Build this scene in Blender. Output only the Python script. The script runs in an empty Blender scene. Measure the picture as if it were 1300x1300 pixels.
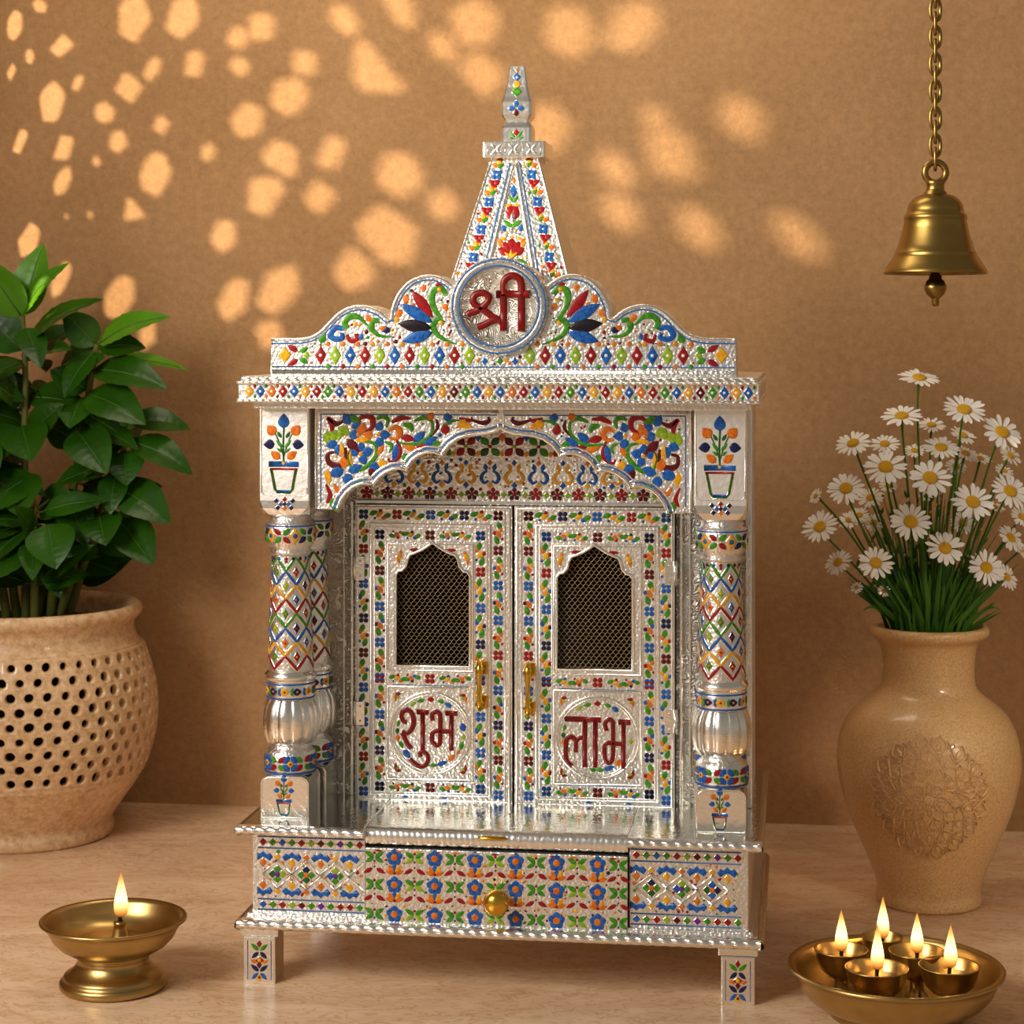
import bpy, bmesh, math, random
from mathutils import Vector, Matrix
from mathutils.geometry import tessellate_polygon
R = random.Random(11)
PI = math.pi
mm = .001
sc = bpy.context.scene
COL = sc.collection

# ------------------------------------------------------------------ materials
MATS = {}
def lin(h):
    o = []
    for i in (0, 2, 4):
        c = int(h[i:i+2], 16) / 255
        o.append(c / 12.92 if c <= .04045 else ((c + .055) / 1.055) ** 2.4)
    return (*o, 1)

def newmat(name):
    m = bpy.data.materials.new(name); m.use_nodes = True
    nt = m.node_tree; b = nt.nodes['Principled BSDF']
    MATS[name] = m
    return m, nt, b

def nd(nt, t, **k):
    n = nt.nodes.new(t)
    for a, v in k.items():
        if a in n.inputs: n.inputs[a].default_value = v
        else: setattr(n, a, v)
    return n

def coords(nt, scale=1.0):
    t = nt.nodes.new('ShaderNodeTexCoord'); m = nt.nodes.new('ShaderNodeMapping')
    m.inputs['Scale'].default_value = (scale,) * 3
    nt.links.new(t.outputs['Object'], m.inputs['Vector'])
    return m.outputs['Vector']

def ramp(nt, fac, stops):
    r = nt.nodes.new('ShaderNodeValToRGB'); e = r.color_ramp.elements
    e[0].position, e[0].color = stops[0]; e[1].position, e[1].color = stops[-1]
    for p, c in stops[1:-1]:
        x = e.new(p); x.color = c
    nt.links.new(fac, r.inputs['Fac'])
    return r.outputs['Color']

def bump(nt, b, height, strength, dist, prev=None):
    n = nt.nodes.new('ShaderNodeBump'); n.inputs['Strength'].default_value = strength
    n.inputs['Distance'].default_value = dist
    nt.links.new(height, n.inputs['Height'])
    if prev: nt.links.new(prev, n.inputs['Normal'])
    nt.links.new(n.outputs['Normal'], b.inputs['Normal'])
    return n.outputs['Normal']

def silver(name, col, rough, kind):
    m, nt, b = newmat(name)
    b.inputs['Metallic'].default_value = 1; b.inputs['Base Color'].default_value = lin(col)
    b.inputs['Roughness'].default_value = rough
    v = coords(nt)
    if kind == 'foil':
        n1 = nd(nt, 'ShaderNodeTexVoronoi', Scale=260.0); n1.feature = 'SMOOTH_F1'
        n2 = nd(nt, 'ShaderNodeTexNoise', Scale=330.0, Detail=2.0)
        nt.links.new(v, n1.inputs['Vector']); nt.links.new(v, n2.inputs['Vector'])
        p = bump(nt, b, n1.outputs['Distance'], .34, .003)
        bump(nt, b, n2.outputs['Fac'], .30, .0015, p)
    elif kind == 'smooth':
        n2 = nd(nt, 'ShaderNodeTexNoise', Scale=140.0, Detail=2.0)
        nt.links.new(v, n2.inputs['Vector'])
        bump(nt, b, n2.outputs['Fac'], .25, .002)
    elif kind == 'emboss':
        # scrolling vines pressed into the foil: contour lines of a noise field
        n1 = nd(nt, 'ShaderNodeTexNoise', Scale=34.0, Detail=1.0, Distortion=1.2)
        nt.links.new(v, n1.inputs['Vector'])
        mt = nt.nodes.new('ShaderNodeMath'); mt.operation = 'MULTIPLY'; mt.inputs[1].default_value = 60.0
        sn = nt.nodes.new('ShaderNodeMath'); sn.operation = 'SINE'
        pw = nt.nodes.new('ShaderNodeMath'); pw.operation = 'ABSOLUTE'
        p2 = nt.nodes.new('ShaderNodeMath'); p2.operation = 'POWER'; p2.inputs[1].default_value = 5
        nt.links.new(n1.outputs['Fac'], mt.inputs[0]); nt.links.new(mt.outputs[0], sn.inputs[0])
        nt.links.new(sn.outputs[0], pw.inputs[0]); nt.links.new(pw.outputs[0], p2.inputs[0])
        p = bump(nt, b, p2.outputs[0], .8, .004)
        n2 = nd(nt, 'ShaderNodeTexNoise', Scale=160.0, Detail=2.0)
        nt.links.new(v, n2.inputs['Vector'])
        bump(nt, b, n2.outputs['Fac'], .3, .002, p)
    return m
silver('silver', 'eceae6', .36, 'foil')
silver('silver_plate', 'faf8f4', .42, 'smooth'); silver('silver_smooth', 'f8f6f1', .24, 'smooth')
silver('silver_emboss', 'efebe2', .40, 'emboss'); silver('silver_polish', 'e6e1d6', .10, 'smooth')

def enamel(name, col, col2=None):
    m, nt, b = newmat(name)
    n = nd(nt, 'ShaderNodeTexNoise', Scale=260.0, Detail=2.0)
    nt.links.new(coords(nt), n.inputs['Vector'])
    c = ramp(nt, n.outputs['Fac'], [(.32, lin(col)), (.68, lin(col2 or col))])
    nt.links.new(c, b.inputs['Base Color'])
    b.inputs['Roughness'].default_value = .3; b.inputs['Specular IOR Level'].default_value = .35
enamel('blue', '0f3f8c', '1f66b4'); enamel('red', '7c0a10', '9a1418'); enamel('green', '226c14', '4b921e')
enamel('yellow', 'cf860a', 'e6ac18'); enamel('orange', 'be560f', 'd87a1c'); enamel('navy', '0f1338', '182456')
enamel('maroon', '42070c', '620f13'); enamel('lime', '6c9816', '98b222'); enamel('line', '2f5690', '4a76aa')
enamel('purple', '521878', '702a9c'); enamel('letter', '6a0606', '7e0c0c'); enamel('white', 'e9e6df')
enamel('black', '120d15', '1e161d'); enamel('darkgreen', '15451a', '236124'); enamel('gilt', 'b87010', 'd29022')

def simple(name, col, rough=.5, metal=0, coat=0):
    m, nt, b = newmat(name)
    b.inputs['Base Color'].default_value = lin(col); b.inputs['Roughness'].default_value = rough
    b.inputs['Metallic'].default_value = metal; b.inputs['Coat Weight'].default_value = coat
    return m, nt, b

def brass(name, c1, c2, rough):
    m, nt, b = newmat(name)
    b.inputs['Metallic'].default_value = 1
    n = nd(nt, 'ShaderNodeTexNoise', Scale=38.0, Detail=4.0)
    v = coords(nt); nt.links.new(v, n.inputs['Vector'])
    nt.links.new(ramp(nt, n.outputs['Fac'], [(.3, lin(c1)), (.7, lin(c2))]), b.inputs['Base Color'])
    r = ramp(nt, n.outputs['Fac'], [(.3, (rough * 1.06,) * 3 + (1,)), (.7, (rough * .95,) * 3 + (1,))])
    nt.links.new(r, b.inputs['Roughness'])
    n3 = nd(nt, 'ShaderNodeTexNoise', Scale=220.0, Detail=2.0); nt.links.new(v, n3.inputs['Vector'])
    bump(nt, b, n3.outputs['Fac'], .03, .001)
brass('brass', 'b0925a', 'ba9c62', .31); brass('old_brass', '94793f', '9e8248', .33); brass('gold', 'd8a436', 'e6b94a', .2)

def ceramic(name, c1, c2, c3, scale):
    m, nt, b = newmat(name)
    v = coords(nt)
    n = nd(nt, 'ShaderNodeTexNoise', Scale=scale, Detail=5.0, Roughness=.7)
    nt.links.new(v, n.inputs['Vector'])
    nt.links.new(ramp(nt, n.outputs['Fac'], [(.34, lin(c1)), (.5, lin(c2)), (.64, lin(c3))]), b.inputs['Base Color'])
    b.inputs['Roughness'].default_value = .38; b.inputs['Coat Weight'].default_value = .5; b.inputs['Coat Roughness'].default_value = .1
    bump(nt, b, n.outputs['Fac'], .12, .002)
ceramic('pot_clay', 'bd9566', 'd8b285', 'e6c59b', 90.0)
ceramic('vase_clay', 'bd9058', 'd3a974', 'deb985', 300.0)
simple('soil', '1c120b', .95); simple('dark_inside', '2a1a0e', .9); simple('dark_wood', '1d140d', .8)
simple('wire', 'a08a66', .4, .85)
simple('oil', '9a5a12', .06, 0, .8); simple('wick', '120c08', .9)

def leafmat(name, c1, c2, rough):
    m, nt, b = newmat(name)
    n = nd(nt, 'ShaderNodeTexNoise', Scale=14.0, Detail=3.0)
    nt.links.new(coords(nt), n.inputs['Vector'])
    nt.links.new(ramp(nt, n.outputs['Fac'], [(.3, lin(c1)), (.7, lin(c2))]), b.inputs['Base Color'])
    b.inputs['Roughness'].default_value = rough
    b.inputs['Specular IOR Level'].default_value = .28
leafmat('leaf', '1a3f04', '2a5707', .32); leafmat('glow_young_leaf', '42780c', '578f14', .34)  # second green: young leaves, brightened to paint in light glowing through them
leafmat('plant_stem', '4a5a22', '6a6a2c', .5); leafmat('grass', '21480c', '3c6a14', .5); leafmat('daisy_stem', '2f5a14', '4c7a20', .45)
simple('leaf_rib', '365f14', .4)
simple('petal', 'efe9e0', .55); simple('petal_back', 'd9cfc2', .6)
m, nt, b = newmat('daisy_eye')
n = nd(nt, 'ShaderNodeTexVoronoi', Scale=900.0); nt.links.new(coords(nt), n.inputs['Vector'])
nt.links.new(ramp(nt, n.outputs['Distance'], [(.1, lin('f2c01e')), (.7, lin('dc9e0c'))]), b.inputs['Base Color'])
b.inputs['Roughness'].default_value = .7; bump(nt, b, n.outputs['Distance'], .6, .001)

# flame: colour and strength change along the flame's own height
m, nt, b = newmat('flame')
nt.nodes.remove(b); out = nt.nodes['Material Output']
tc = nt.nodes.new('ShaderNodeTexCoord'); sp = nt.nodes.new('ShaderNodeSeparateXYZ')
nt.links.new(tc.outputs['Generated'], sp.inputs[0])
em = nt.nodes.new('ShaderNodeEmission')
nt.links.new(ramp(nt, sp.outputs['Z'], [(0, (.5, .14, .02, 1)), (.14, (1, .34, .05, 1)), (.30, (1, .62, .20, 1)), (.42, (1, .78, .40, 1)), (.62, (1, .72, .32, 1)), (.84, (1, .48, .10, 1)), (1, (1, .28, .03, 1))]), em.inputs['Color'])
st = ramp(nt, sp.outputs['Z'], [(0, (.05,) * 3 + (1,)), (.34, (.95,) * 3 + (1,)), (.6, (.8,) * 3 + (1,)), (1, (.28,) * 3 + (1,))])
mu = nt.nodes.new('ShaderNodeMath'); mu.operation = 'MULTIPLY'; mu.inputs[1].default_value = 2.6
nt.links.new(st, mu.inputs[0]); nt.links.new(mu.outputs[0], em.inputs['Strength'])
nt.links.new(em.outputs[0], out.inputs['Surface'])

# wall plaster
m, nt, b = newmat('plaster')
v = coords(nt)
n1 = nd(nt, 'ShaderNodeTexNoise', Scale=3.2, Detail=6.0, Roughness=.6); n2 = nd(nt, 'ShaderNodeTexNoise', Scale=70.0, Detail=6.0, Roughness=.75)
for q in (n1, n2): nt.links.new(v, q.inputs['Vector'])
c1 = ramp(nt, n1.outputs['Fac'], [(.3, lin('b48a5c')), (.7, lin('c59a6c'))])
c2 = ramp(nt, n2.outputs['Fac'], [(.3, (.70, .68, .66, 1)), (.7, (1.0, 1.0, 1.0, 1))])
mx = nt.nodes.new('ShaderNodeMix'); mx.data_type = 'RGBA'; mx.blend_type = 'MULTIPLY'; mx.inputs['Factor'].default_value = 1
nt.links.new(c1, mx.inputs[6]); nt.links.new(c2, mx.inputs[7]); nt.links.new(mx.outputs[2], b.inputs['Base Color'])
b.inputs['Roughness'].default_value = .92
n3 = nd(nt, 'ShaderNodeTexNoise', Scale=120.0, Detail=5.0, Roughness=.7); nt.links.new(v, n3.inputs['Vector'])
bump(nt, b, n3.outputs['Fac'], .45, .004)
# floor marble
m, nt, b = newmat('marble')
v = coords(nt)
mp = nt.nodes.new('ShaderNodeMapping'); mp.inputs['Scale'].default_value = (1.0, 2.2, 1.0); nt.links.new(v, mp.inputs['Vector'])
n1 = nd(nt, 'ShaderNodeTexNoise', Scale=4.0, Detail=8.0, Roughness=.65, Distortion=1.6); n2 = nd(nt, 'ShaderNodeTexNoise', Scale=14.0, Detail=6.0, Distortion=2.4)
for q in (n1, n2): nt.links.new(mp.outputs[0], q.inputs['Vector'])
c1 = ramp(nt, n1.outputs['Fac'], [(.28, lin('cfa883')), (.5, lin('e4c09c')), (.72, lin('f0d2b2'))])
c2 = ramp(nt, n2.outputs['Fac'], [(.46, (1, 1, 1, 1)), (.5, (.74, .64, .55, 1)), (.54, (1, 1, 1, 1))])
mx = nt.nodes.new('ShaderNodeMix'); mx.data_type = 'RGBA'; mx.blend_type = 'MULTIPLY'; mx.inputs['Factor'].default_value = .8
nt.links.new(c1, mx.inputs[6]); nt.links.new(c2, mx.inputs[7]); nt.links.new(mx.outputs[2], b.inputs['Base Color'])
b.inputs['Roughness'].default_value = .2
n3 = nd(nt, 'ShaderNodeTexNoise', Scale=30.0, Detail=3.0); nt.links.new(v, n3.inputs['Vector'])
bump(nt, b, n3.outputs['Fac'], .04, .002)

# ------------------------------------------------------------------ mesh builder
class MB:
    def __init__(s): s.v = []; s.f = []; s.m = []; s.sm = []
    def add(s, verts, faces, mat, smooth=False):
        o = len(s.v); s.v.extend(tuple(p) for p in verts)
        for f in faces:
            s.f.append([i + o for i in f]); s.m.append(mat); s.sm.append(smooth)
    def box(s, x0, x1, y0, y1, z0, z1, mat, bev=0, seg=2):
        bm = bmesh.new(); bmesh.ops.create_cube(bm, size=1)
        for q in bm.verts:
            q.co = ((x0 + x1) / 2 + q.co.x * (x1 - x0), (y0 + y1) / 2 + q.co.y * (y1 - y0), (z0 + z1) / 2 + q.co.z * (z1 - z0))
        if bev: bmesh.ops.bevel(bm, geom=bm.edges[:], offset=bev, segments=seg, affect='EDGES', profile=.6)
        s.take(bm, mat)
    def take(s, bm, mat, smooth=False):
        bm.verts.index_update()
        s.add([q.co[:] for q in bm.verts], [[q.index for q in f.verts] for f in bm.faces], mat, smooth); bm.free()
    def lathe(s, prof, mat, c=(0, 0), seg=48, fl=None, smooth=True, a0=0, a1=2 * PI):
        """prof: (r, z) from the bottom up on the outside"""
        full = abs(a1 - a0 - 2 * PI) < 1e-6
        n = seg if full else seg + 1
        vs = []
        for r, z in prof:
            for i in range(n):
                a = a0 + (a1 - a0) * i / seg
                k = r * (1 + (fl(a, z) if fl else 0))
                vs.append((c[0] + k * math.sin(a), c[1] - k * math.cos(a), z))
        fs = []
        for j in range(len(prof) - 1):
            for i in range(seg):
                i2 = (i + 1) % n if full else i + 1
                fs.append((j * n + i, j * n + i2, (j + 1) * n + i2, (j + 1) * n + i))
        s.add(vs, fs, mat, smooth)
    def tube(s, pts, rad, mat, seg=8, caps=True, closed=False):
        pts = [Vector(p) for p in pts]; n = len(pts); vs = []
        rr = rad if isinstance(rad, (list, tuple)) else [rad] * n
        prev = None
        for i, p in enumerate(pts):
            if closed: t = pts[(i + 1) % n] - pts[i - 1]
            else: t = pts[min(i + 1, n - 1)] - pts[max(i - 1, 0)]
            t.normalize()
            if prev is None:
                a = Vector((0, 0, 1)) if abs(t.z) < .9 else Vector((1, 0, 0))
                u = t.cross(a).normalized()
            else: u = (prev - t * prev.dot(t)).normalized()
            prev = u; w = t.cross(u)
            for k in range(seg):
                a = 2 * PI * k / seg
                vs.append(p + (u * math.cos(a) + w * math.sin(a)) * rr[i])
        fs = []
        for i in range(n if closed else n - 1):
            j = (i + 1) % n
            for k in range(seg):
                k2 = (k + 1) % seg
                fs.append((i * seg + k, i * seg + k2, j * seg + k2, j * seg + k))
        if caps and not closed:
            fs.append(tuple(range(seg))[::-1]); fs.append(tuple((n - 1) * seg + k for k in range(seg)))
        s.add(vs, fs, mat, True)
    def extrude(s, polys, y0, y1, mat, side=None, back=True):
        """polys: outer outline, then holes; (x, z) in metres; front at y0"""
        vv = [[Vector((x, z, 0)) for x, z in p] for p in polys]
        tri = tessellate_polygon(vv)
        flat = [q for p in polys for q in p]
        def ccw(t):
            a, b_, c = (flat[i] for i in t)
            return (b_[0] - a[0]) * (c[1] - a[1]) - (b_[1] - a[1]) * (c[0] - a[0]) > 0
        tri = [t if ccw(t) else t[::-1] for t in tri]
        s.add([(x, y0, z) for x, z in flat], tri, mat)
        if back: s.add([(x, y1, z) for x, z in flat], [t[::-1] for t in tri], mat)
        for k, p in enumerate(polys):
            ar = sum(p[i - 1][0] * p[i][1] - p[i][0] * p[i - 1][1] for i in range(len(p)))
            q = p if (ar > 0) == (k == 0) else p[::-1]
            n = len(q)
            s.add([(x, y0, z) for x, z in q] + [(x, y1, z) for x, z in q],
                  [(i, i + n, (i + 1) % n + n, (i + 1) % n) for i in range(n)], side or mat)
    def build(s, name, parent=None, loc=None):
        me = bpy.data.meshes.new(name); me.from_pydata(s.v, [], s.f)
        names = []
        for q in s.m:
            if q not in names: names.append(q)
        for q in names: me.materials.append(MATS[q])
        ix = {q: i for i, q in enumerate(names)}
        me.polygons.foreach_set('material_index', [ix[q] for q in s.m])
        me.polygons.foreach_set('use_smooth', s.sm); me.update()
        o = bpy.data.objects.new(name, me); COL.objects.link(o)
        if parent: o.parent = parent
        if loc: o.location = loc
        return o

def tag(o, label, cat, group=None, kind=None):
    o['label'] = label; o['category'] = cat
    if group: o['group'] = group
    if kind: o['kind'] = kind
    return o
def thing(name, label, cat, loc=(0, 0, 0), rz=0, group=None):
    o = bpy.data.objects.new(name, None); COL.objects.link(o); o.empty_display_size = .05
    o.location = loc; o.rotation_euler = (0, 0, rz)
    return tag(o, label, cat, group)

def smooth_path(pts, k=6, closed=False):
    """Catmull-Rom through the points"""
    if len(pts) < 3 and not closed: return list(pts)
    n = len(pts); out = []
    for i in range(n if closed else n - 1):
        p0 = pts[(i - 1) % n] if closed or i > 0 else pts[0]
        p1, p2 = pts[i], pts[(i + 1) % n]
        p3 = pts[(i + 2) % n] if closed or i + 2 < n else pts[-1]
        for j in range(k):
            t = j / k
            out.append(tuple(.5 * (2 * b_ + (c - a) * t + (2 * a - 5 * b_ + 4 * c - d) * t * t + (3 * b_ - a - 3 * c + d) * t ** 3)
                             for a, b_, c, d in zip(p0, p1, p2, p3)))
    if not closed: out.append(tuple(pts[-1]))
    return out

class Canvas:
    """draws raised enamel on a surface f(s, t, h), all in millimetres"""
    def __init__(s, mb, f, h=.7, rim=True): s.mb = mb; s.f = f; s.h = h; s.rim = rim; s.occ = []
    def blob(s, pts, col, h=None, rim=None, sm=True):
        h = s.h if h is None else h; n = len(pts)
        cx = sum(p[0] for p in pts) / n; cy = sum(p[1] for p in pts) / n
        pts = [(cx + (x - cx) * 1.14, cy + (y - cy) * 1.14) for x, y in pts]
        rad = max(math.hypot(p[0] - cx, p[1] - cy) for p in pts)
        s.occ.append((cx, cy, rad * .85))
        ar = sum(pts[i - 1][0] * pts[i][1] - pts[i][0] * pts[i - 1][1] for i in range(n))
        if ar < 0: pts = pts[::-1]
        if (s.rim if rim is None else rim) and rad > 1.6:
            k = 1 + .75 / rad
            s._dome([(cx + (x - cx) * k, cy + (y - cy) * k) for x, y in pts], cx, cy, 'silver_smooth', h * .55)
        s._dome(pts, cx, cy, col, h)
    def _dome(s, pts, cx, cy, col, h):
        n = len(pts); vs = []
        for k, hh in ((1, -.4), (.98, h * .7), (.8, h)):
            vs += [s.f(cx + (x - cx) * k, cy + (y - cy) * k, hh) for x, y in pts]
        vs.append(s.f(cx, cy, h * 1.05)); fs = []
        for j in (0, n):
            for i in range(n):
                i2 = (i + 1) % n; fs.append((j + i, j + i2, j + n + i2, j + n + i))
        for i in range(n): fs.append((2 * n + i, 2 * n + (i + 1) % n, 3 * n))
        s.mb.add(vs, fs, col, True)
    def circ(s, x, y, r, col, n=10, **k): s.blob([(x + r * math.cos(2 * PI * i / n), y + r * math.sin(2 * PI * i / n)) for i in range(n)], col, **k)
    def petal(s, x, y, ang, ln, wd, col, p=.8, n=6, **k):
        """leaf from (x, y) in direction ang (degrees)"""
        a = math.radians(ang); ca, sa = math.cos(a), math.sin(a); up = []; lo = []
        for i in range(n + 1):
            t = i / n; w = wd / 2 * math.sin(PI * t ** p) ** .9 if 0 < t < 1 else 0
            up.append((t * ln, w)); lo.append((t * ln, -w))
        pts = lo + up[-2:0:-1]
        s.blob([(x + u * ca - w * sa, y + u * sa + w * ca) for u, w in pts], col, **k)
    def dia(s, x, y, w, h, col, dot=None, bulge=.0):
        pts = []
        for i in range(4):
            a = [(w / 2, 0), (0, h / 2), (-w / 2, 0), (0, -h / 2)]
            p, q = a[i], a[(i + 1) % 4]
            for t in (0, .33, .67):
                k = 1 - bulge * math.sin(PI * t)
                pts.append((x + (p[0] + (q[0] - p[0]) * t) * k, y + (p[1] + (q[1] - p[1]) * t) * k))
        s.blob(pts, col)
        if dot: s.circ(x, y, min(w, h) * .15, dot, 8, h=s.h + .5, rim=False)
    def stroke(s, pts, w, col, h=None, k=5, taper=None, closed=False, smooth=True, rim=None):
        """w: full width, taper: (start, end) width factors"""
        h = s.h if h is None else h
        P = smooth_path(pts, k, closed) if smooth else list(pts)
        for p in P[::3]: s.occ.append((p[0], p[1], w / 2))
        if (s.rim if rim is None else rim) and w > 1.2: s._ribbon(P, w + 1.3, 'silver_smooth', h * .55, taper, closed)
        s._ribbon(P, w, col, h, taper, closed)
    def _ribbon(s, P, w, col, h, taper, closed):
        n = len(P); vs = []; prof = ((-.5, -.4), (-.46, .7), (-.22, 1.0), (.22, 1.0), (.46, .7), (.5, -.4)); m = len(prof)
        for i, p in enumerate(P):
            a = P[i - 1] if (i > 0 or closed) else p; b_ = P[(i + 1) % n] if (i < n - 1 or closed) else p
            dx, dy = b_[0] - a[0], b_[1] - a[1]; l = math.hypot(dx, dy) or 1
            nx, ny = -dy / l, dx / l
            ww = w
            if taper:
                t = i / (n - 1)
                ww = w * (taper[0] + (1 - taper[0]) * min(1, t * 2.5) if t < .4 else taper[1] + (1 - taper[1]) * min(1, (1 - t) * 1.7))
            for o, hh in prof:
                vs.append(s.f(p[0] + nx * o * -ww, p[1] + ny * o * -ww, hh * h if hh > 0 else hh))
        fs = []
        for i in range(n if closed else n - 1):
            j = (i + 1) % n
            for q in range(m - 1): fs.append((i * m + q, i * m + q + 1, j * m + q + 1, j * m + q))
        if not closed:
            fs.append(tuple(range(m))[::-1]); fs.append(tuple((n - 1) * m + q for q in range(m)))
            s.mb.add(vs, [f if len(f) == m and k_ >= len(fs) - 2 else f[::-1] for k_, f in enumerate(fs)], col, True)
        else: s.mb.add(vs, [f[::-1] for f in fs], col, True)
    def free(s, x, y, r): return all((x - a) ** 2 + (y - b_) ** 2 > (r + c) ** 2 for a, b_, c in s.occ)
    def scatter(s, x0, x1, y0, y1, n, r, cols, inside=None, shape='mix'):
        for i in range(n * 2):
            x, y, q = R.uniform(x0, x1), R.uniform(y0, y1), r * R.uniform(.8, 1.3) * (1.5 if i < n else .85)
            if (inside and not inside(x, y, q)) or not s.free(x, y, q): continue
            c = R.choice(cols)
            if R.random() < .5: s.circ(x, y, q * .8, c, 7, rim=False)
            else: s.petal(x - q * .7, y, R.choice((0, 30, -30, 60, -60)), q * 2, q * 1.1, c, rim=False)
    # composite motifs
    def four(s, x, y, d, col, mid='yellow'):
        for i in (-1, 1):
            for j in (-1, 1): s.circ(x + i * d, y + j * d, d * .93, col, 8, rim=False)
        s.circ(x, y, d * .3, mid, 6, rim=False)
    def cluster(s, x, y, ln, horiz, k=0):
        """a leaf and blossom spray, ln long"""
        if ln > 30:
            for q in (-1, 1): s.cluster(x + q * ln * .24 * horiz, y + q * ln * .24 * (not horiz), ln * .54, horiz, k + (q > 0))
            return
        q = ln / 2 * 1.12; F_ = (lambda a, b_: (x + a, y + b_)) if horiz else (lambda a, b_: (x + b_, y + a)); o = 0 if horiz else 90
        sg = 1 if k % 2 else -1
        def pt(a, b_, ang, l, w, c): s.petal(*F_(a, b_), (ang if horiz else 90 - ang), l, w, c, rim=False)
        pt(-q * .95, 0, 20 * sg, q * .75, q * .42, 'green'); pt(q * .95, 0, 180 + 20 * sg, q * .75, q * .42, 'green')
        pt(-q * .35, -q * .2 * sg, 35 * sg, q * .7, q * .4, ('orange', 'yellow')[k % 2]); pt(q * .1, -q * .28 * sg, -10, q * .5, q * .32, ('yellow', 'orange', 'blue')[k % 3])
        s.circ(*F_(q * .02, q * .30 * sg), q * .17, ('blue', 'red', 'navy')[k % 3], 7, rim=False)
        s.circ(*F_(-q * .5, -q * .35 * sg), q * .12, ('red', 'blue')[k % 2], 6, rim=False)
    def flower(s, x, y, r, n, col, mid, a0=90, wd=.75):
        for i in range(n): 
            a = a0 + 360 * i / n
            s.petal(x + r * .25 * math.cos(math.radians(a)), y + r * .25 * math.sin(math.radians(a)), a, r * .8, r * wd, col, p=1.1, n=5, rim=False)
        s.circ(x, y, r * .32, mid, 9, rim=False, h=s.h + .3)

def flat(v):
    return lambda s, t, h: (s * mm, v - h * mm, t * mm)
def round_(cx, cy, rf):
    """s is an angle in degrees, 0 facing the viewer"""
    return lambda s, t, h: (cx + (rf(t) + h * mm) * math.sin(math.radians(s)), cy - (rf(t) + h * mm) * math.cos(math.radians(s)), t * mm)
class ArcCanvas(Canvas):
    """works in millimetres along the arc at radius r0 (mm)"""
    def __init__(s, mb, cx, cy, rf, r0, **k):
        super().__init__(mb, lambda a, t, h: round_(cx, cy, rf)(math.degrees(a / r0), t, h), **k)

def gadroon(mb, p0, p1, out, prof, pitch, amp, mat):
    """beaded rope edge swept from p0 to p1; prof: (outward, z) in m; out: unit outward vector"""
    p0, p1, out = Vector(p0), Vector(p1), Vector(out); L = (p1 - p0).length; n = max(8, int(L / pitch * 6)); m = len(prof); vs = []
    for i in range(n + 1):
        s_ = L * i / n
        for j, (o, z) in enumerate(prof):
            k = abs(math.sin(PI * (s_ / pitch + j * .24 + .12 * math.sin(s_ * 61)))) ** .7
            e = amp * (k - .5) * math.sin(PI * j / (m - 1))
            q = p0 + (p1 - p0) * (i / n) + out * (o + e); q.z += z
            vs.append(q)
    fs = [(i * m + j, (i + 1) * m + j, (i + 1) * m + j + 1, i * m + j + 1) for i in range(n) for j in range(m - 1)]
    mb.add(vs, fs, mat, True)
def half_round(d, z0, z1, n=6):
    return [(d * math.sin(PI * j / n), z0 + (z1 - z0) * (1 - math.cos(PI * j / n)) / 2) for j in range(n + 1)]

# ------------------------------------------------------------------ the room
WALLY = .972
def structure(o, label, cat): return tag(o, label, cat, kind='structure')
b = MB(); b.box(-1.32, 3.2, -3.4, WALLY, -.06, 0, 'marble'); structure(b.build('floor'), 'polished beige marble floor under the shrine', 'floor')
b = MB(); b.box(-1.32, 3.2, WALLY, WALLY + .1, -.06, 2.4, 'plaster'); structure(b.build('wall_back'), 'rough tan plaster wall dappled with sunlight', 'wall')

# added unseen side sheet, its holes shaped so the lamp dapples the back wall
SUN = Vector((-3.9, -2.3, 2.45)); SX = -1.30
def pat(cx, cy, w, h, a, k=8):
    """an opening as the patch of light it makes: centre, size, tilt on the wall, in wall units"""
    o = []; a = math.radians(a); k = R.choice((4, 5, 5, 6)); ph = R.uniform(0, 6.28)
    for i in range(k):
        for d, q in ((-.13, .97), (.13, .97)):
            t = ph + 2 * PI * (i + R.uniform(-.12, .12)) / k + d
            x, y = w / 2 * q * 1.12 * math.cos(t), h / 2 * q * 1.12 * math.sin(t)
            o.append((cx + x * math.cos(a) - y * math.sin(a), cy + x * math.sin(a) + y * math.cos(a)))
    return o
def wall_xz(px, py):     # wall units: where a patch at (across, down) lies on the back wall, in metres
    k = (px - 650) / 2600; t = (WALLY + 2.5719) / (math.cos(.1396) + math.sin(.1396) * k)
    return .3817 + t * (math.cos(.1396) * k - math.sin(.1396)), .832 - (py - 430) / 2600 * t
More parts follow.
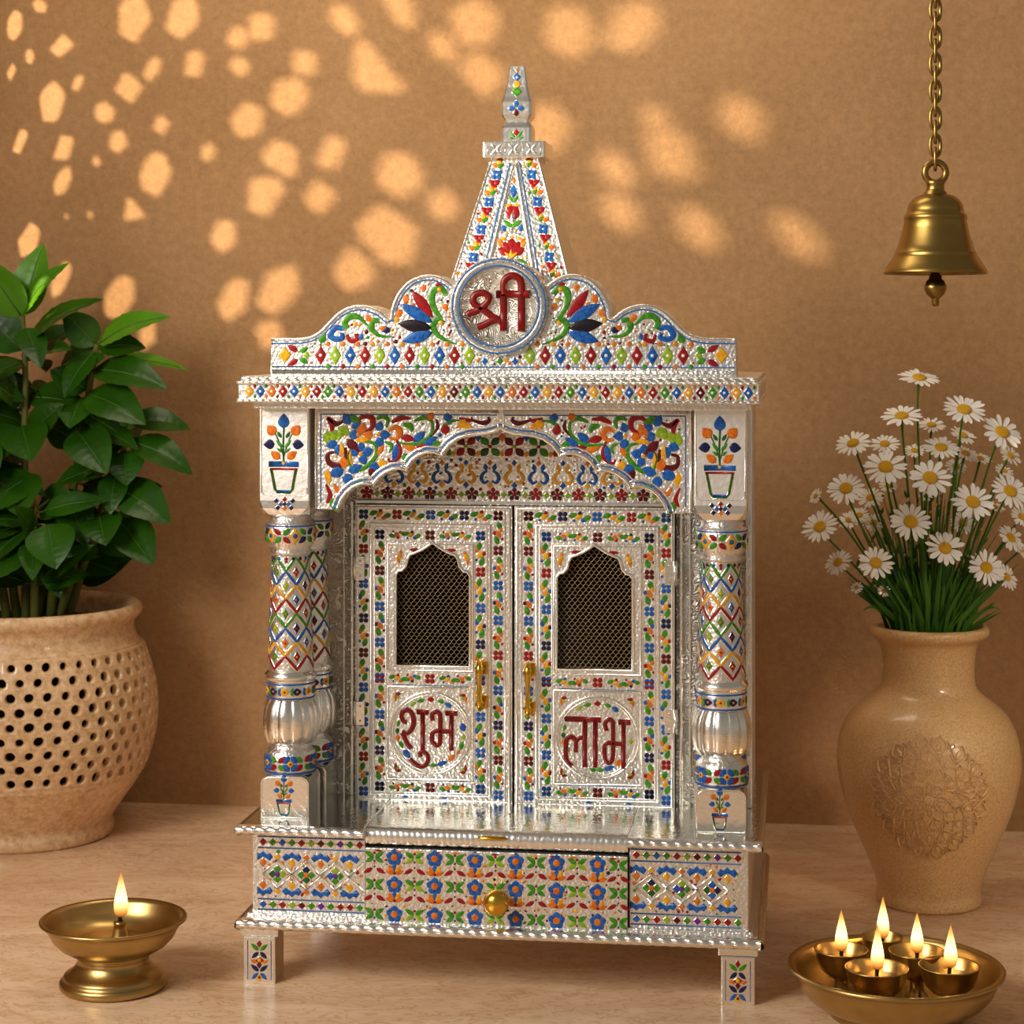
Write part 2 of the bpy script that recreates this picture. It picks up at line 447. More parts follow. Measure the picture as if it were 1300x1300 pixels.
patches = [(17,32,20,38,10),(77,58,24,32,55),(36,72,13,20,0),(13,92,12,26,15),(97,106,14,24,30),(64,130,32,50,10),(49,8,20,16,30),(168,24,42,58,5),(230,22,40,55,20),
 (192,87,18,34,30),(245,82,28,38,15),(162,112,38,34,35),(131,143,26,26,0),(203,159,22,26,20),(148,180,24,28,10),(24,180,16,36,20),(79,188,24,36,25),(121,205,12,18,0),
 (78,230,20,38,25),(195,222,38,56,15),(262,193,20,24,30),(172,262,30,44,35),(165,310,50,72,25),(113,273,9,12,0),(83,275,7,8,0),(35,305,26,44,20),(75,355,20,50,25),(150,378,36,56,25),(185,425,24,40,20),
 (300,48,26,30,40),(330,35,38,40,40),(302,84,26,24,30),(385,80,36,34,40),(365,122,46,50,40),(312,152,40,46,25),(398,160,40,60,35),(418,195,34,50,30),(355,202,50,44,45),(335,245,44,60,25),(404,250,40,42,40),(320,278,30,34,30),(282,300,32,42,20),
 (295,380,36,56,30),(352,368,44,70,35),(340,425,36,40,30),(290,470,30,46,20),
 (435,25,44,30,50),(480,85,80,70,45),(520,135,60,70,35),(505,10,60,30,55),(600,28,60,60,40),(560,60,46,30,50),(610,95,60,50,45),(505,222,60,56,40),(490,300,80,70,35),(450,340,50,60,40),(560,260,40,40,40),
 (720,40,66,60,45),(800,35,56,76,50),(740,80,40,46,40),(940,150,70,50,50),(850,195,80,60,45),(690,165,60,66,35),(780,215,60,44,45),(785,270,56,40,40),(885,290,66,44,45),(1010,300,80,40,45),(830,150,40,30,40)]
polys = []
ymin, ymax, zmin, zmax = -.55, WALLY, .95, 2.25
polys.append([(ymin, 0), (ymax, 0), (ymax, 2.4), (ymin, 2.4)])
used = []
for px, py, w, h, a in patches:
    pts = pat(px, py, w, h, a)
    hole = []
    for x, y in pts:
        wx, wz = wall_xz(x, y); P = Vector((wx, WALLY, wz)); t = (SX - SUN.x) / (P.x - SUN.x); q = SUN + (P - SUN) * t
        hole.append((q.y, q.z))
    cy_ = sum(p[0] for p in hole) / len(hole); cz_ = sum(p[1] for p in hole) / len(hole); rr = max(math.hypot(p[0] - cy_, p[1] - cz_) for p in hole)
    if cy_ + rr > ymax - .006 or cy_ - rr < ymin + .02 or any(math.hypot(cy_ - a_, cz_ - b_) < (rr + c_) * .72 for a_, b_, c_ in used): continue
    used.append((cy_, cz_, rr)); polys.append(hole)
b = MB(); b.extrude(polys, 0, .004, 'plaster')
b.v = [(SX + y, x, z) for x, y, z in b.v]      # stand the pierced sheet along the left of the room
b.f = [f[::-1] for f in b.f]
structure(b.build('dapple_gobo'), 'added unseen side sheet pierced to shape the dappled light', 'wall')

# ------------------------------------------------------------------ the shrine
shrine = thing('home_shrine', 'silver clad home temple with multicoloured enamel flowers and two doors', 'shrine')
def part(mb, name, parent=None, label=None):
    o = mb.build(name, parent or shrine)
    if label: o['label'] = label
    return o
BACK = .42
# legs
def leg(u, y0, deco):
    b = MB()
    b.box(u - .021, u + .021, y0, y0 + .045, 0, .060, 'silver_smooth', .0015)
    b.box(u - .025, u + .025, y0 + .001, y0 + .049, .060, .074, 'silver_smooth', .002)
    if deco:
        c = Canvas(b, flat(y0)); U = u * 1000
        for s_ in (-1, 1): c.stroke([(U + s_ * 15.5, 5), (U + s_ * 15.5, 55)], 1.2, 'line', smooth=False, rim=False)
        for zz, k in ((44, 0), (17, 1)):
            for s_ in (-1, 1):
                c.petal(U + s_ * 1.5, zz - 1, 90 - s_ * 50, 12, 5, ('green', 'navy')[k], rim=False); c.petal(U + s_ * 1.5, zz - 4, -90 + s_ * 48, 11, 5, ('navy', 'blue')[k], rim=False)
            c.dia(U, zz + 7, 6, 9, ('red', 'maroon')[k])
        c.dia(U, 30, 11, 8, 'red'); c.circ(U, 30, 2.6, 'yellow', 8, h=1.2); c.dia(U, 8, 11, 9, 'yellow'); c.circ(U, 8, 1.6, 'maroon', 7, h=1.2)
        for s_ in (-1, 1): c.petal(U + s_ * 4, 27, 90 - s_ * 70, 8, 4, 'orange', rim=False)
    return b
for u, y0, d in ((-.309, 0, 1), (.305, 0, 1), (-.309, BACK - .05, 0), (.305, BACK - .05, 0)): part(leg(u, y0, d), 'leg')
# bottom moulding
b = MB(); b.box(-.330, .330, -.012, BACK, .0735, .088, 'silver', .002)
b.box(-.324, .324, -.006, BACK - .004, .086, .0925, 'silver', .002)
hr = half_round(.009, 0, .014)
gadroon(b, (-.334, -.012, .0735), (.334, -.012, .0735), (0, -1, 0), hr, .015, .0045, 'silver_smooth')
gadroon(b, (.330, -.02, .0735), (.330, BACK, .0735), (1, 0, 0), half_round(.007, 0, .014), .011, .004, 'silver_smooth')
gadroon(b, (-.330, BACK, .0735), (-.330, -.02, .0735), (-1, 0, 0), half_round(.006, 0, .014), .011, .004, 'silver_smooth')
part(b, 'bottom_moulding')
# plinth with enamel panels
b = MB(); b.box(-.318, -.1695, 0, BACK - .01, .0915, .195, 'silver', .001); b.box(.1695, .318, 0, BACK - .01, .0915, .195, 'silver', .001)
b.box(-.1695, .1695, .30, BACK - .01, .0915, .195, 'silver_emboss'); b.box(-.1695, .1695, .012, .30, .186, .195, 'dark_wood')
for sg in (-1, 1):
    c = Canvas(b, flat(0)); x0, x1 = (-311, -171) if sg < 0 else (171, 309)
    for z in (190, 175.5, 109.5, 96): c.stroke([(x0, z), (x1, z)], 1.8, 'line', smooth=False, rim=False)
    for z in (183, 102.5):
        for i in range(11):
            x = x0 + 7 + i * 12.7
            c.dia(x, z, 9, 8.5, ('red', 'green', 'blue', 'green', 'red', 'lime', 'maroon', 'green', 'purple', 'green', 'red')[(i + (z < 150) * 2) % 11])
            c.circ(x + 6.3, z, 1.1, 'yellow', 6, rim=False)
    zc = 142
    for i in range(4):
        x = x0 + 26 + i * 38
        if x < x1 - 8:
            for a in range(4): c.dia(x + 6.4 * math.cos(a * PI / 2), zc + 6.4 * math.sin(a * PI / 2), 9.6, 9.6, (('lime', 'green', 'darkgreen', 'green'), ('green', 'navy', 'green', 'darkgreen'), ('green', 'lime', 'blue', 'green'), ('navy', 'blue', 'darkgreen', 'blue'))[(i + (sg > 0)) % 4][a])
            c.circ(x, zc, 3.2, ('purple', 'orange')[(i + (sg > 0)) % 2], 8, h=1.1, rim=False)
        for s_ in (-1, 1):
            xm = x - 19
            if xm - 9 > x0 - 8 and xm + 9 < x1 + 8:
                cr = [(xm + u, zc + s_ * w_) for u, w_ in ((-11.5, 22), (-8, 26.5), (-4, 25), (0, 28.5), (4, 25), (8, 26.5), (11.5, 22), (8, 17.5), (4.5, 20), (0, 22), (-4.5, 20), (-8, 17.5))]
                cr = [(max(x0, min(x1, u)), w_) for u, w_ in cr]
                if x0 - 4 < xm < x1 + 4: c.blob(cr, 'blue', rim=False)
                if x0 + 3 < xm < x1 - 3: c.dia(xm, zc + s_ * 14.5, 8.2, 11, ('orange', 'yellow')[i % 2])
            if x < x1 - 3: c.dia(x, zc + s_ * 22, 7.5, 8, ('yellow', 'orange')[i % 2])
        for s_ in (-1, 1):   # crossing white bands
            for q in (-1, 1):
                xa, xb = x - 19, x - 19 + q * 19
                if x0 <= min(xa, xb) and max(xa, xb) <= x1: c.stroke([(xa, zc), (xb, zc + s_ * 19)], 3.4, 'silver_smooth', smooth=False, rim=False, h=.9)
    c.scatter(x0 + 3, x1 - 3, 113, 172, 90, 1.6, ('orange', 'red', 'green'))
part(b, 'plinth')
# drawer
b = MB(); b.box(-.1675, .1675, -.008, .29, .0875, .182, 'silver', .0012)
for s_ in (-1, 1): b.box(s_ * .1687 - .0009, s_ * .1687 + .0009, .0, .012, .0915, .194, 'dark_wood')
c = Canvas(b, flat(-.008))
rows = [(170, 0), (156, 1), (140, 0), (124.5, 1), (109, 0)]
rows = [(171, 0), (153.5, 1), (136, 0), (118.5, 1), (98.5, 0)]
for z, k in rows:
    for i in range(-6, 7):
        x = i * 26
        if abs(x) > 160: continue
        if k == 0:
            if i % 2:
                c.flower(x, z, 10.2, 5, 'blue', 'orange', 90, .85); c.circ(x, z, 4.2, 'orange', 7, rim=False, h=1.1)
            else:
                for s_ in (-1, 1):
                    c.petal(x + s_ * 1.5, z + .5, 90 - s_ * 60, 12, 5.6, 'green', rim=False); c.petal(x + s_ * 1.5, z - 1, -90 + s_ * 58, 11.5, 5.4, ('green', 'lime')[i % 4 == 0], rim=False)
                c.circ(x, z + 5, 1.7, 'red', 7, rim=False); c.circ(x, z - 5.5, 1.4, 'purple', 7, rim=False)
        else:
            if i % 2 == 0:
                for s_ in (-1, 1): c.petal(x + s_ * 3, z + 2.5, -90 + s_ * 62, 12, 5.2, 'red', rim=False)
                c.circ(x, z + 5, 1.2, 'maroon', 6, rim=False)
            else:
                for a in range(5): c.petal(x, z - 2, 10 + a * 40, 11.5, 6.4, ('orange', 'yellow', 'blue', 'orange', 'orange')[a], rim=False)
                c.circ(x, z - 2.5, 2, 'red', 7, h=1.1, rim=False)
for i in range(-6, 7):
    x = i * 25
    if abs(x) < 158: c.petal(x - 5, 179, 0, 9, 2.4, ('red', 'orange', 'yellow')[i % 3], rim=False)
c.scatter(-162, 162, 92, 178, 500, 1.5, ('orange', 'green', 'navy', 'red', 'yellow'))
drawer = part(b, 'drawer')
b = MB(); b.lathe([(.005, 0), (.005, .008), (.008, .010), (.0135, .014), (.0165, .021), (.0165, .025), (.014, .031), (.008, .035), (0, .036)], 'gold', seg=32)
b.v = [(x + .0045, -.008 - z, y + .124) for x, y, z in b.v]; b.f = [f for f in b.f]
part(b, 'knob', drawer, 'round brass drawer knob')
# platform
b = MB()
for s_ in (-1, 1):
    x0, x1 = (-.331, -.168) if s_ < 0 else (.168, .331)
    b.box(x0, x1, -.013, BACK, .195, .2075, 'silver_polish', .002)
    gadroon(b, (x0 - (s_ < 0) * .004, -.013, .1945), (x1 + (s_ > 0) * .004, -.013, .1945), (0, -1, 0), half_round(.009, 0, .0135), .014, .0045, 'silver_smooth')
gadroon(b, (.330, -.02, .1945), (.330, BACK, .1945), (1, 0, 0), half_round(.006, 0, .013), .010, .004, 'silver_smooth')
gadroon(b, (-.330, BACK, .1945), (-.330, -.02, .1945), (-1, 0, 0), half_round(.006, 0, .013), .010, .004, 'silver_smooth')
b.box(-.168, .168, .004, BACK, .1945, .2075, 'silver_polish', .001)
# centre apron: sloping plumed edge
n = 60; vs = []; pr = [(.006, .2076), (.001, .2065), (-.004, .203), (-.006, .197), (-.006, .191), (-.004, .1865), (.004, .1862)]
for i in range(n * 4 + 1):
    u = -.168 + .336 * i / (n * 4)
    for j, (y, z) in enumerate(pr):
        e = .0016 * abs(math.sin((u * 1000 / 15 * (1 if u < 0 else -1) + j * .42) * PI)) * (0 < j < 6)
        vs.append((u, y - e, z))
m_ = len(pr); b.add(vs, [(i * m_ + j, i * m_ + j + 1, (i + 1) * m_ + j + 1, (i + 1) * m_ + j) for i in range(n * 4) for j in range(m_ - 1)], 'silver_smooth', True)
platform = part(b, 'platform')
b = MB(); b.lathe([(.0, 0), (.016, .0), (.018, .002), (.015, .0045), (.006, .006), (0, .006)], 'gold', seg=24)
b.v = [(x * 1.15 - .004, -.0062 + y * .3, .1975 + z * .8) for x, y, z in b.v]
part(b, 'latch', platform, 'small brass latch lip above the drawer')

# columns
def pot_plant(c, U, z0, s_, k=1):
    """flowering pot in enamel, s_ = scale"""
    q = lambda x, z: (U + x * s_, z0 + z * s_)
    c.stroke([q(-16, 30), q(-11, 4), q(-8, 0), q(8, 0), q(11, 4), q(16, 30)], 3.2 * s_, 'darkgreen', smooth=False)
    c.stroke([q(-8, 1), q(8, 1)], 4 * s_, 'blue', smooth=False, rim=False); c.stroke([q(-17, 29), q(17, 29)], 2.6 * s_, 'red', smooth=False, rim=False, h=1.0)
    c.stroke([q(-19, 35), q(19, 35)], 6.6 * s_, 'blue', smooth=False)
    c.stroke([q(0, 38), q(-.5, 60), q(.5, 84)], 2.4 * s_, 'darkgreen', rim=False)
    for sg in (-1, 1):
        c.stroke([q(0, 44), q(sg * 5, 60), q(sg * 11, 74)], 1.7 * s_, 'darkgreen', rim=False)
        c.petal(*q(sg * 11, 72), 90 - sg * 42, 14 * s_, 12 * s_, 'orange', rim=False); c.petal(*q(sg * 12, 60), 90 - sg * 95, 13 * s_, 11 * s_, 'navy' if k else 'blue', rim=False)
        c.petal(*q(sg * 5, 42), 90 - sg * 52, 14 * s_, 9 * s_, 'orange', rim=False); c.petal(*q(sg * 2, 56), 90 - sg * 40, 11 * s_, 4 * s_, 'green', rim=False)
        c.petal(*q(sg * 3, 68), 90 - sg * 35, 9 * s_, 4 * s_, 'darkgreen', rim=False); c.petal(*q(sg * 2, 50), 90 - sg * 55, 8 * s_, 3.4 * s_, 'green', rim=False)
    c.petal(*q(0, 80), 90, 17 * s_, 13 * s_, 'blue', rim=False); c.circ(*q(0, 36), 2 * s_, 'yellow', 6, rim=False, h=1.3)

COLV = .059
def shaft_r(t): return .030 - (.030 - .0242) * max(0, min(1, (t - 397) / 151)) ** 1.1
def column(u, full=True, cy=COLV):
    U = u * 1000
    root = MB()
    # shaft is the part itself; its other pieces are its sub-parts
    root.lathe([(shaft_r(t) , t * mm) for t in range(396, 550, 6)] + [(.0242, .549)], 'silver', (u, cy), 40)
    c = ArcCanvas(root, u, cy, lambda t: shaft_r(t), 27, h=.8)
    W = 2 * PI * 27; nz = 6; pit = W / nz
    zz = [541, 524, 507, 490, 472, 455, 437, 419, 402]; cl = ['green', 'blue', 'yellow', 'red', 'green', 'blue', 'yellow', 'red']
    for r_, (z, cc) in enumerate(zip([533, 515, 497, 479, 460, 441, 423, 405], ['green', 'blue', 'yellow', 'red', 'green', 'blue', 'yellow', 'red'])):
        pts = []; o_ = (r_ % 2) * pit / 2
        for i in range(nz):
            x0 = -W / 2 + i * pit + o_
            for t in (0, .10, .3, .5, .7, .90): pts.append((x0 + t * pit, z - 4.5 + 17.5 * (1 - abs(2 * t - 1)) ** .95))
        c.stroke(pts, 4.0, cc, smooth=False, closed=True)
        for i in range(nz):
            x = -W / 2 + i * pit + o_ + pit / 2
            if r_ < 7: c.dia(x, z - 6, 7.5, 13, ('orange', 'blue', 'green', 'red', 'lime', 'navy')[(i + r_ * 2) % 6], bulge=.06); c.circ(x, z - 6, 1.4, ('yellow', 'red', 'orange')[(i + r_) % 3], 6, rim=False, h=1.3)
            c.circ(x - pit / 2, z + 8, 2.0, ('red', 'orange', 'navy')[(i + r_) % 3], 7, rim=False) if r_ == 0 else None
    for i in range(16): c.circ(-W / 2 + i * W / 16, 544.5, 2.3, ('red', 'navy', 'maroon', 'blue')[i % 4], 7, rim=False)
    sh = part(root, 'column' if full else 'pilaster')
    # lower block
    b = MB(); s2 = .032
    o = [(u - s2, .207), (u + s2, .207), (u + s2, .254), (u + s2 - .003, .259), (u + s2 - .009, .262), (u - s2 + .009, .262), (u - s2 + .003, .259), (u - s2, .254)]
    b.extrude([o], cy - s2, cy + s2, 'silver_smooth')
    c = Canvas(b, flat(cy - s2)); c.stroke([(x * 1000 * .94 + U * .06, (z - .2345) * 940 + 234.5) for x, z in o], .9, 'silver_smooth', smooth=False, closed=True, h=.8)
    pot_plant(c, U - 1, 211.5, .54, 0); part(b, 'base_block', sh)
    # low band
    def prof(pts): return [(r, z) for r, z in pts]
    b = MB(); b.lathe([(.031, .262), (.0325, .264), (.033, .268), (.0345, .276), (.034, .284), (.032, .291), (.029, .294), (.026, .296), (.0255, .300)], 'silver', (u, cy), 40)
    rf = lambda t: .0335 + .001 * math.sin((t - 264) / 28 * PI)
    c = ArcCanvas(b, u, cy, rf, 34, h=.7); c.stroke([(x, 265) for x in range(-106, 107, 4)], 2.2, 'blue', smooth=False, rim=False)
    for i in range(6):
        x = -53.4 * 2 + 17.8 * 2 * i + 8
        c.flower(x, 278.5, 11, 4, 'blue', 'yellow', 45, .95); c.circ(x, 278.5, 1.6, 'red', 6, rim=False, h=1.3)
        for s_ in (-1, 1):
            for t_ in (-1, 1): c.petal(x + 17.8 + s_ * 2, 278.5 + t_ * 2, math.degrees(math.atan2(t_ * .8, s_)), 11.5, 6.5, ('green', 'red')[s_ * t_ > 0], rim=False)
        c.circ(x + 9, 287, 1.2, 'orange', 6, rim=False); c.circ(x - 9, 271, 1.2, 'orange', 6, rim=False)
    part(b, 'lower_band', sh)
    # fluted bulb
    b = MB(); b.lathe([(.0255, .300), (.031, .303), (.0355, .313), (.0372, .326), (.0372, .338), (.0352, .349), (.031, .357), (.029, .3605)], 'silver_smooth', (u, cy), 96,
                      fl=lambda a, z: .075 * (abs(math.cos(a * 6)) ** .6 - .7)); part(b, 'fluted_bulb', sh)
    # ring band and flange
    b = MB(); b.lathe([(.029, .3605), (.0315, .361), (.032, .363), (.032, .382), (.031, .384), (.033, .386), (.0345, .389), (.034, .392), (.031, .395), (.030, .397)], 'silver_smooth', (u, cy), 40)
    c = ArcCanvas(b, u, cy, lambda t: .032, 32, h=.6)
    for z in (362.5, 381): c.stroke([(x, z) for x in range(-100, 101, 4)], 2.2, 'blue', smooth=False, rim=False)
    for i in range(12):
        x = -100.5 + 16.75 * i; c.petal(x - 5.5, 371.5, 0, 11, 8.5, ('yellow', 'navy')[i % 2], rim=False)
        c.circ(x, 371.5, 1.5, ('red', 'orange')[i % 2], 6, h=1.1, rim=False)
        for s_ in (-1, 1): c.petal(x + 8.3, 371.5, s_ * 60, 6, 3.4, ('green', 'blue')[i % 2], rim=False)
    part(b, 'ring_band', sh)
    # upper ring under the capital
    b = MB(); b.lathe([(.0242, .548), (.027, .550), (.0275, .553), (.026, .556), (.0305, .562), (.0325, .570), (.033, .580), (.033, .588), (.0318, .590), (.0265, .593), (.0265, .602)], 'silver', (u, cy), 40)
    c = ArcCanvas(b, u, cy, lambda t: .0262 + .0068 * min(1, (t - 556) / 14) ** .6 if t > 556 else .026, 33, h=.7)
    c.stroke([(x, 587.5) for x in range(-103, 104, 4)], 1.8, 'blue', smooth=False, rim=False)
    for i in range(6):
        x = -103.7 + 34.5 * i + 14
        c.dia(x, 575, 14, 20, 'yellow', bulge=.1); c.circ(x, 575, 3, 'blue', 8, h=1.2, rim=False)
        for s_ in (-1, 1):
            for t_ in (-1, 1): c.petal(x + 17.2 + s_ * 2, 575 + t_ * 2, math.degrees(math.atan2(t_ * .8, s_)), 11.5, 6.5, ('red', 'green', 'navy')[(s_ * t_ > 0) + (i % 2)], rim=False)
    part(b, 'upper_ring', sh)
    # capital block
    b = MB(); s1 = .033
    b.box(u - s1, u + s1, cy - s1, cy + s1, .620, .748, 'silver_plate', .0012)
    lo, q = .6, 20
    ring = lambda k, ch, z: [(u + x * k, cy + y * k, z) for x, y in ((-1, -1 + ch), (-1 + ch, -1), (1 - ch, -1), (1, -1 + ch), (1, 1 - ch), (1 - ch, 1), (-1 + ch, 1), (-1, 1 - ch))]
    vs = ring(s1, .02, .621) + ring(s1, .12, .611) + ring(s1 * .93, .30, .603) + ring(s1 * .84, .4, .600)
    b.add(vs, [(j * 8 + i, (j + 1) * 8 + i, (j + 1) * 8 + (i + 1) % 8, j * 8 + (i + 1) % 8) for j in range(3) for i in range(8)] + [tuple(range(24, 32))[::-1]], 'silver_smooth')
    c = Canvas(b, flat(cy - s1)); pot_plant(c, U - 1, 632, 1.05)
    for i, (x, z, cc) in enumerate([(0, 623, 'red'), (-5, 617, 'blue'), (5, 617, 'blue'), (0, 611.5, 'orange'), (-11, 621, 'navy'), (11, 621, 'navy'), (-9, 612, 'navy'), (9, 612, 'navy'), (0, 617, 'maroon')]):
        c.dia(U + x, z, 6.2, 6.2, cc)
    c.stroke([(U - 30, 640), (U - 26, 628), (U, 629), (U + 26, 628), (U + 30, 640)], .9, 'silver_smooth', h=.7)
    for s_ in (-1, 1): c.stroke([(U + s_ * 31, 630), (U + s_ * 31, 745)], 1.2, 'silver_smooth', smooth=False, h=.9)
    part(b, 'capital', sh)
for s_ in (-1, 1): column(s_ * .2825)
for s_ in (-1, 1): column(s_ * .2770, False, .135)

# cabinet body: sides, back, roof, front frame (open porch before the doors)
b = MB(); DV = .168
b.box(.306, .318, DV + .01, BACK - .01, .2075, .748, 'silver_emboss'); b.box(-.318, -.306, DV + .01, BACK - .01, .2075, .748, 'silver_emboss')
b.box(-.318, .318, BACK - .02, BACK - .01, .2075, .748, 'dark_wood')
b.box(.2175, .318, DV + .006, DV + .018, .2075, .748, 'silver_emboss', .001); b.box(-.318, -.2175, DV + .006, DV + .018, .2075, .748, 'silver_emboss', .001)
for s_ in (-1, 1):
    b.box(s_ * .2245 - .002, s_ * .2245 + .002, DV + .001, DV + .008, .2075, .61, 'silver_smooth', .001)
    b.box(s_ * .236 - .001, s_ * .236 + .001, DV + .003, DV + .008, .2075, .61, 'silver_smooth')
    b.box(s_ * .314 - .005, s_ * .314 + .005, DV + .001, DV + .008, .2075, .748, 'silver_smooth', .002)
part(b, 'cabinet_body')
# enamel panel above the doors
b = MB(); b.box(-.2175, .2175, DV - .002, DV + .010, .6075, .748, 'silver', .001)
b.box(-.2175, .2175, DV - .008, DV, .6075, .613, 'silver_smooth', .001)
c = Canvas(b, flat(DV - .002))
for i in range(-7, 8):
    x = i * 29
    if i % 2 == 0 or True:
        c.flower(x, 622, 8.6, 5, ('maroon', 'red')[i % 2], 'red', 90, .7)
    c.dia(x + 14.5, 621, 8, 8, 'lime') if abs(x + 14.5) < 208 else None
    if abs(x + 14.5) < 205:
        for s_ in (-1, 1): c.petal(x + 14.5 + s_ * 5, 620, 90 - s_ * 70, 5, 3, 'green', rim=False)
for i in range(-6, 7):
    x = i * 33; cc = ('yellow', 'blue')[i % 2]
    for s_ in (-1, 1):
        c.stroke([(x + s_ * 2, 640), (x + s_ * 8, 637), (x + s_ * 12, 643), (x + s_ * 9, 650), (x + s_ * 5, 653), (x + s_ * 9, 659)], 5.4, cc, taper=(.5, .4)); c.petal(x + s_ * 4, 655, 90 - s_ * 25, 9, 4.5, cc, rim=False)
    c.dia(x, 634, 7.5, 9, ('blue', 'yellow')[i % 2]); c.dia(x, 664, 6, 8, ('blue', 'orange')[i % 2])
for i in range(-4, 5):
    x = i * 33 + 0
    for a in range(4): c.petal(x + 3 * math.cos(PI / 4 + a * PI / 2), 686 + 3 * math.sin(PI / 4 + a * PI / 2), 45 + 90 * a, 14, 9.5, ('maroon', 'green')[i % 2] if a % 2 else ('red', 'darkgreen')[i % 2], p=1.1)
    c.circ(x, 686, 2.4, ('lime', 'red')[i % 2], 8, h=1.0)
    c.dia(x + 16.5, 676, 7, 8, 'yellow'); c.dia(x + 16.5, 699, 9, 12, ('blue', 'orange')[i % 2]); c.dia(x, 709, 8, 9, 'orange')
c.scatter(-205, 205, 615, 730, 500, 1.8, ('yellow', 'orange', 'green', 'blue', 'red'))
part(b, 'lintel_panel')

# doors -----------------------------------------------------------------
DW, DH, DZ1 = 214.8, 402.0, 606.5
GLYPH = {
 'shubh': ((575, 655), [(65, [(250,508),(208,502),(182,440),(196,378),(250,350),(310,378),(343,450),(345,540),(312,615),(250,662),(185,650)]), (65, [(190,655),(225,730),(262,810),(318,872)]),
    (66, [(388,372),(552,372)]), (66, [(472,380),(472,890)]), (60, [(442,978),(436,930),(475,908),(530,945),(543,1012),(508,1083),(440,1108),(370,1078),(296,1008)]),
    (62, [(612,485),(600,420),(620,378),(665,362),(706,395),(713,480),(713,620),(712,740),(698,800),(655,815),(608,770),(598,690),(622,638),(680,622),(770,624),(862,625)]), (66, [(783,378),(942,378)]), (64, [(865,380),(865,884)])]),
 'labh': ((615, 690), [(74, [(180,450),(667,450)]), (68, [(450,450),(450,1088)]), (68, [(592,450),(592,1088)]), (58, [(418,692),(372,705),(338,755),(333,830),(333,892)]), (66, [(335,745),(302,702),(250,688),(207,722),(197,800),(197,950),(222,1025),(278,1080)]),
    (60, [(748,595),(725,520),(745,462),(785,440),(824,470),(832,560),(832,740),(832,900),(815,985),(775,1025),(732,985),(717,900),(720,805),(755,757),(830,760),(970,770)]), (76, [(900,472),(1062,472)]), (66, [(970,472),(970,1092)])])}
def door(name_key, mirror):
    sg = 1 if not mirror else -1
    x_h = -216.5                      # hinge side of the left door
    X = lambda f: sg * (x_h + f * DW)
    Z = lambda f: DZ1 - f * DH
    V0 = DV - .012
    b = MB()
    xa, xb = sorted((X(0), X(1)))
    # window outline (cusped arch)
    wl, wr, wb = .258, .735, .541
    half = (wr - wl) / 2; wc = (wl + wr) / 2
    hp = [(-1, .235), (-.93, .222), (-.83, .220), (-.72, .205), (-.68, .182), (-.62, .166), (-.48, .160), (-.30, .150), (-.14, .137), (0, .150 - .026)]
    right = [(-a, z) for a, z in hp[:-1]][::-1]
    win = [(wc - half, wb), (wc + half, wb)] + [(wc + a * half, z) for a, z in right[::-1]] + [(wc, hp[-1][1])] + [(wc + a * half, z) for a, z in hp[:-1][::-1]]
    W_ = [(X(a) * mm, Z(z) * mm) for a, z in win]
    b.extrude([[(xa * mm, Z(1) * mm), (xb * mm, Z(1) * mm), (xb * mm, Z(0) * mm), (xa * mm, Z(0) * mm)], W_], V0, V0 + .016, 'silver')
    c = Canvas(b, flat(V0), h=.8)
    bar = lambda pts, w, h, m_='silver_smooth': c.stroke(pts, w, m_, smooth=False, closed=True, h=h, rim=False)
    def rect(f0, f1, z0, z1): return [(X(f0), Z(z1)), (X(f1), Z(z1)), (X(f1), Z(z0)), (X(f0), Z(z0))][::sg]
    bar(rect(.014, .985, .008, .992), 3.5, 1.6); bar(rect(.100, .862, .062, .975), 3.2, 2.4); bar(rect(.122, .842, .074, .966), 1.6, 1.4)
    bar(rect(.208, .752, .130, .556), 3.0, 1.8); bar(rect(.208, .752, .612, .922), 3.2, 1.8); bar(rect(.195, .765, .122, .930), 1.0, 1.0)
    wp = [(x * 1000, z * 1000) for x, z in W_]
    bar(wp[::sg] if sg > 0 else wp[::-1], 4.4, 3.2)
    c.stroke([(X(.956), Z(.01)), (X(.956), Z(.99))], 1.4, 'silver_smooth', smooth=False, h=1.2, rim=False)
    for zf in (.606, .926): c.stroke([(X(.24), Z(zf)), (X(.72), Z(zf))], .9, 'line', smooth=False, rim=False)
    # blossom strips
    k = 0
    def strip(fixed, a0, a1, n, horiz, d=3.25, first='blue'):
        nonlocal k
        for i in range(n):
            t = a0 + (a1 - a0) * i / (n - 1)
            p = (X(t), Z(fixed)) if horiz else (X(fixed), Z(t))
            if i % 2 == 0: c.four(*p, d, ('blue', 'red', 'blue', 'navy', 'maroon', 'blue')[(k + i // 2) % 6]); 
            else: c.cluster(*p, (abs(a1 - a0) * (DW if horiz else DH) / (n - 1)) * 1.18, horiz, k + i)
        k += 3
    strip(.052, .032, .968, 17, False); strip(.912, .032, .968, 17, False)
    strip(.032, .052, .912, 9, True)
    strip(.156, .100, .950, 15, False); strip(.800, .100, .950, 15, False)
    strip(.100, .156, .800, 5, True); strip(.583, .156, .800, 5, True); strip(.950, .156, .800, 5, True)
    for t in (.3, .55): c.petal(X(t), Z(.983), 0, 9, 2.4, 'blue', rim=False)
    # corner fillers over the window
    for s_ in (-1, 1):
        x = X(wc + s_ * half * .62); c.petal(x, Z(.150), 180 if s_ * sg > 0 else 0, 17, 4.2, 'red', rim=False); 
        x = X(wc + s_ * half * .86); c.petal(x, Z(.160), -70 if s_ * sg > 0 else -110, 13, 6, 'yellow', rim=False); c.circ(x, Z(.158), 2.2, 'orange', 8, rim=False); c.petal(x + 3 * s_ * sg, Z(.175), -85, 9, 4, 'orange', rim=False)
    # roundel
    ro, rz = X(.481), Z(.766)
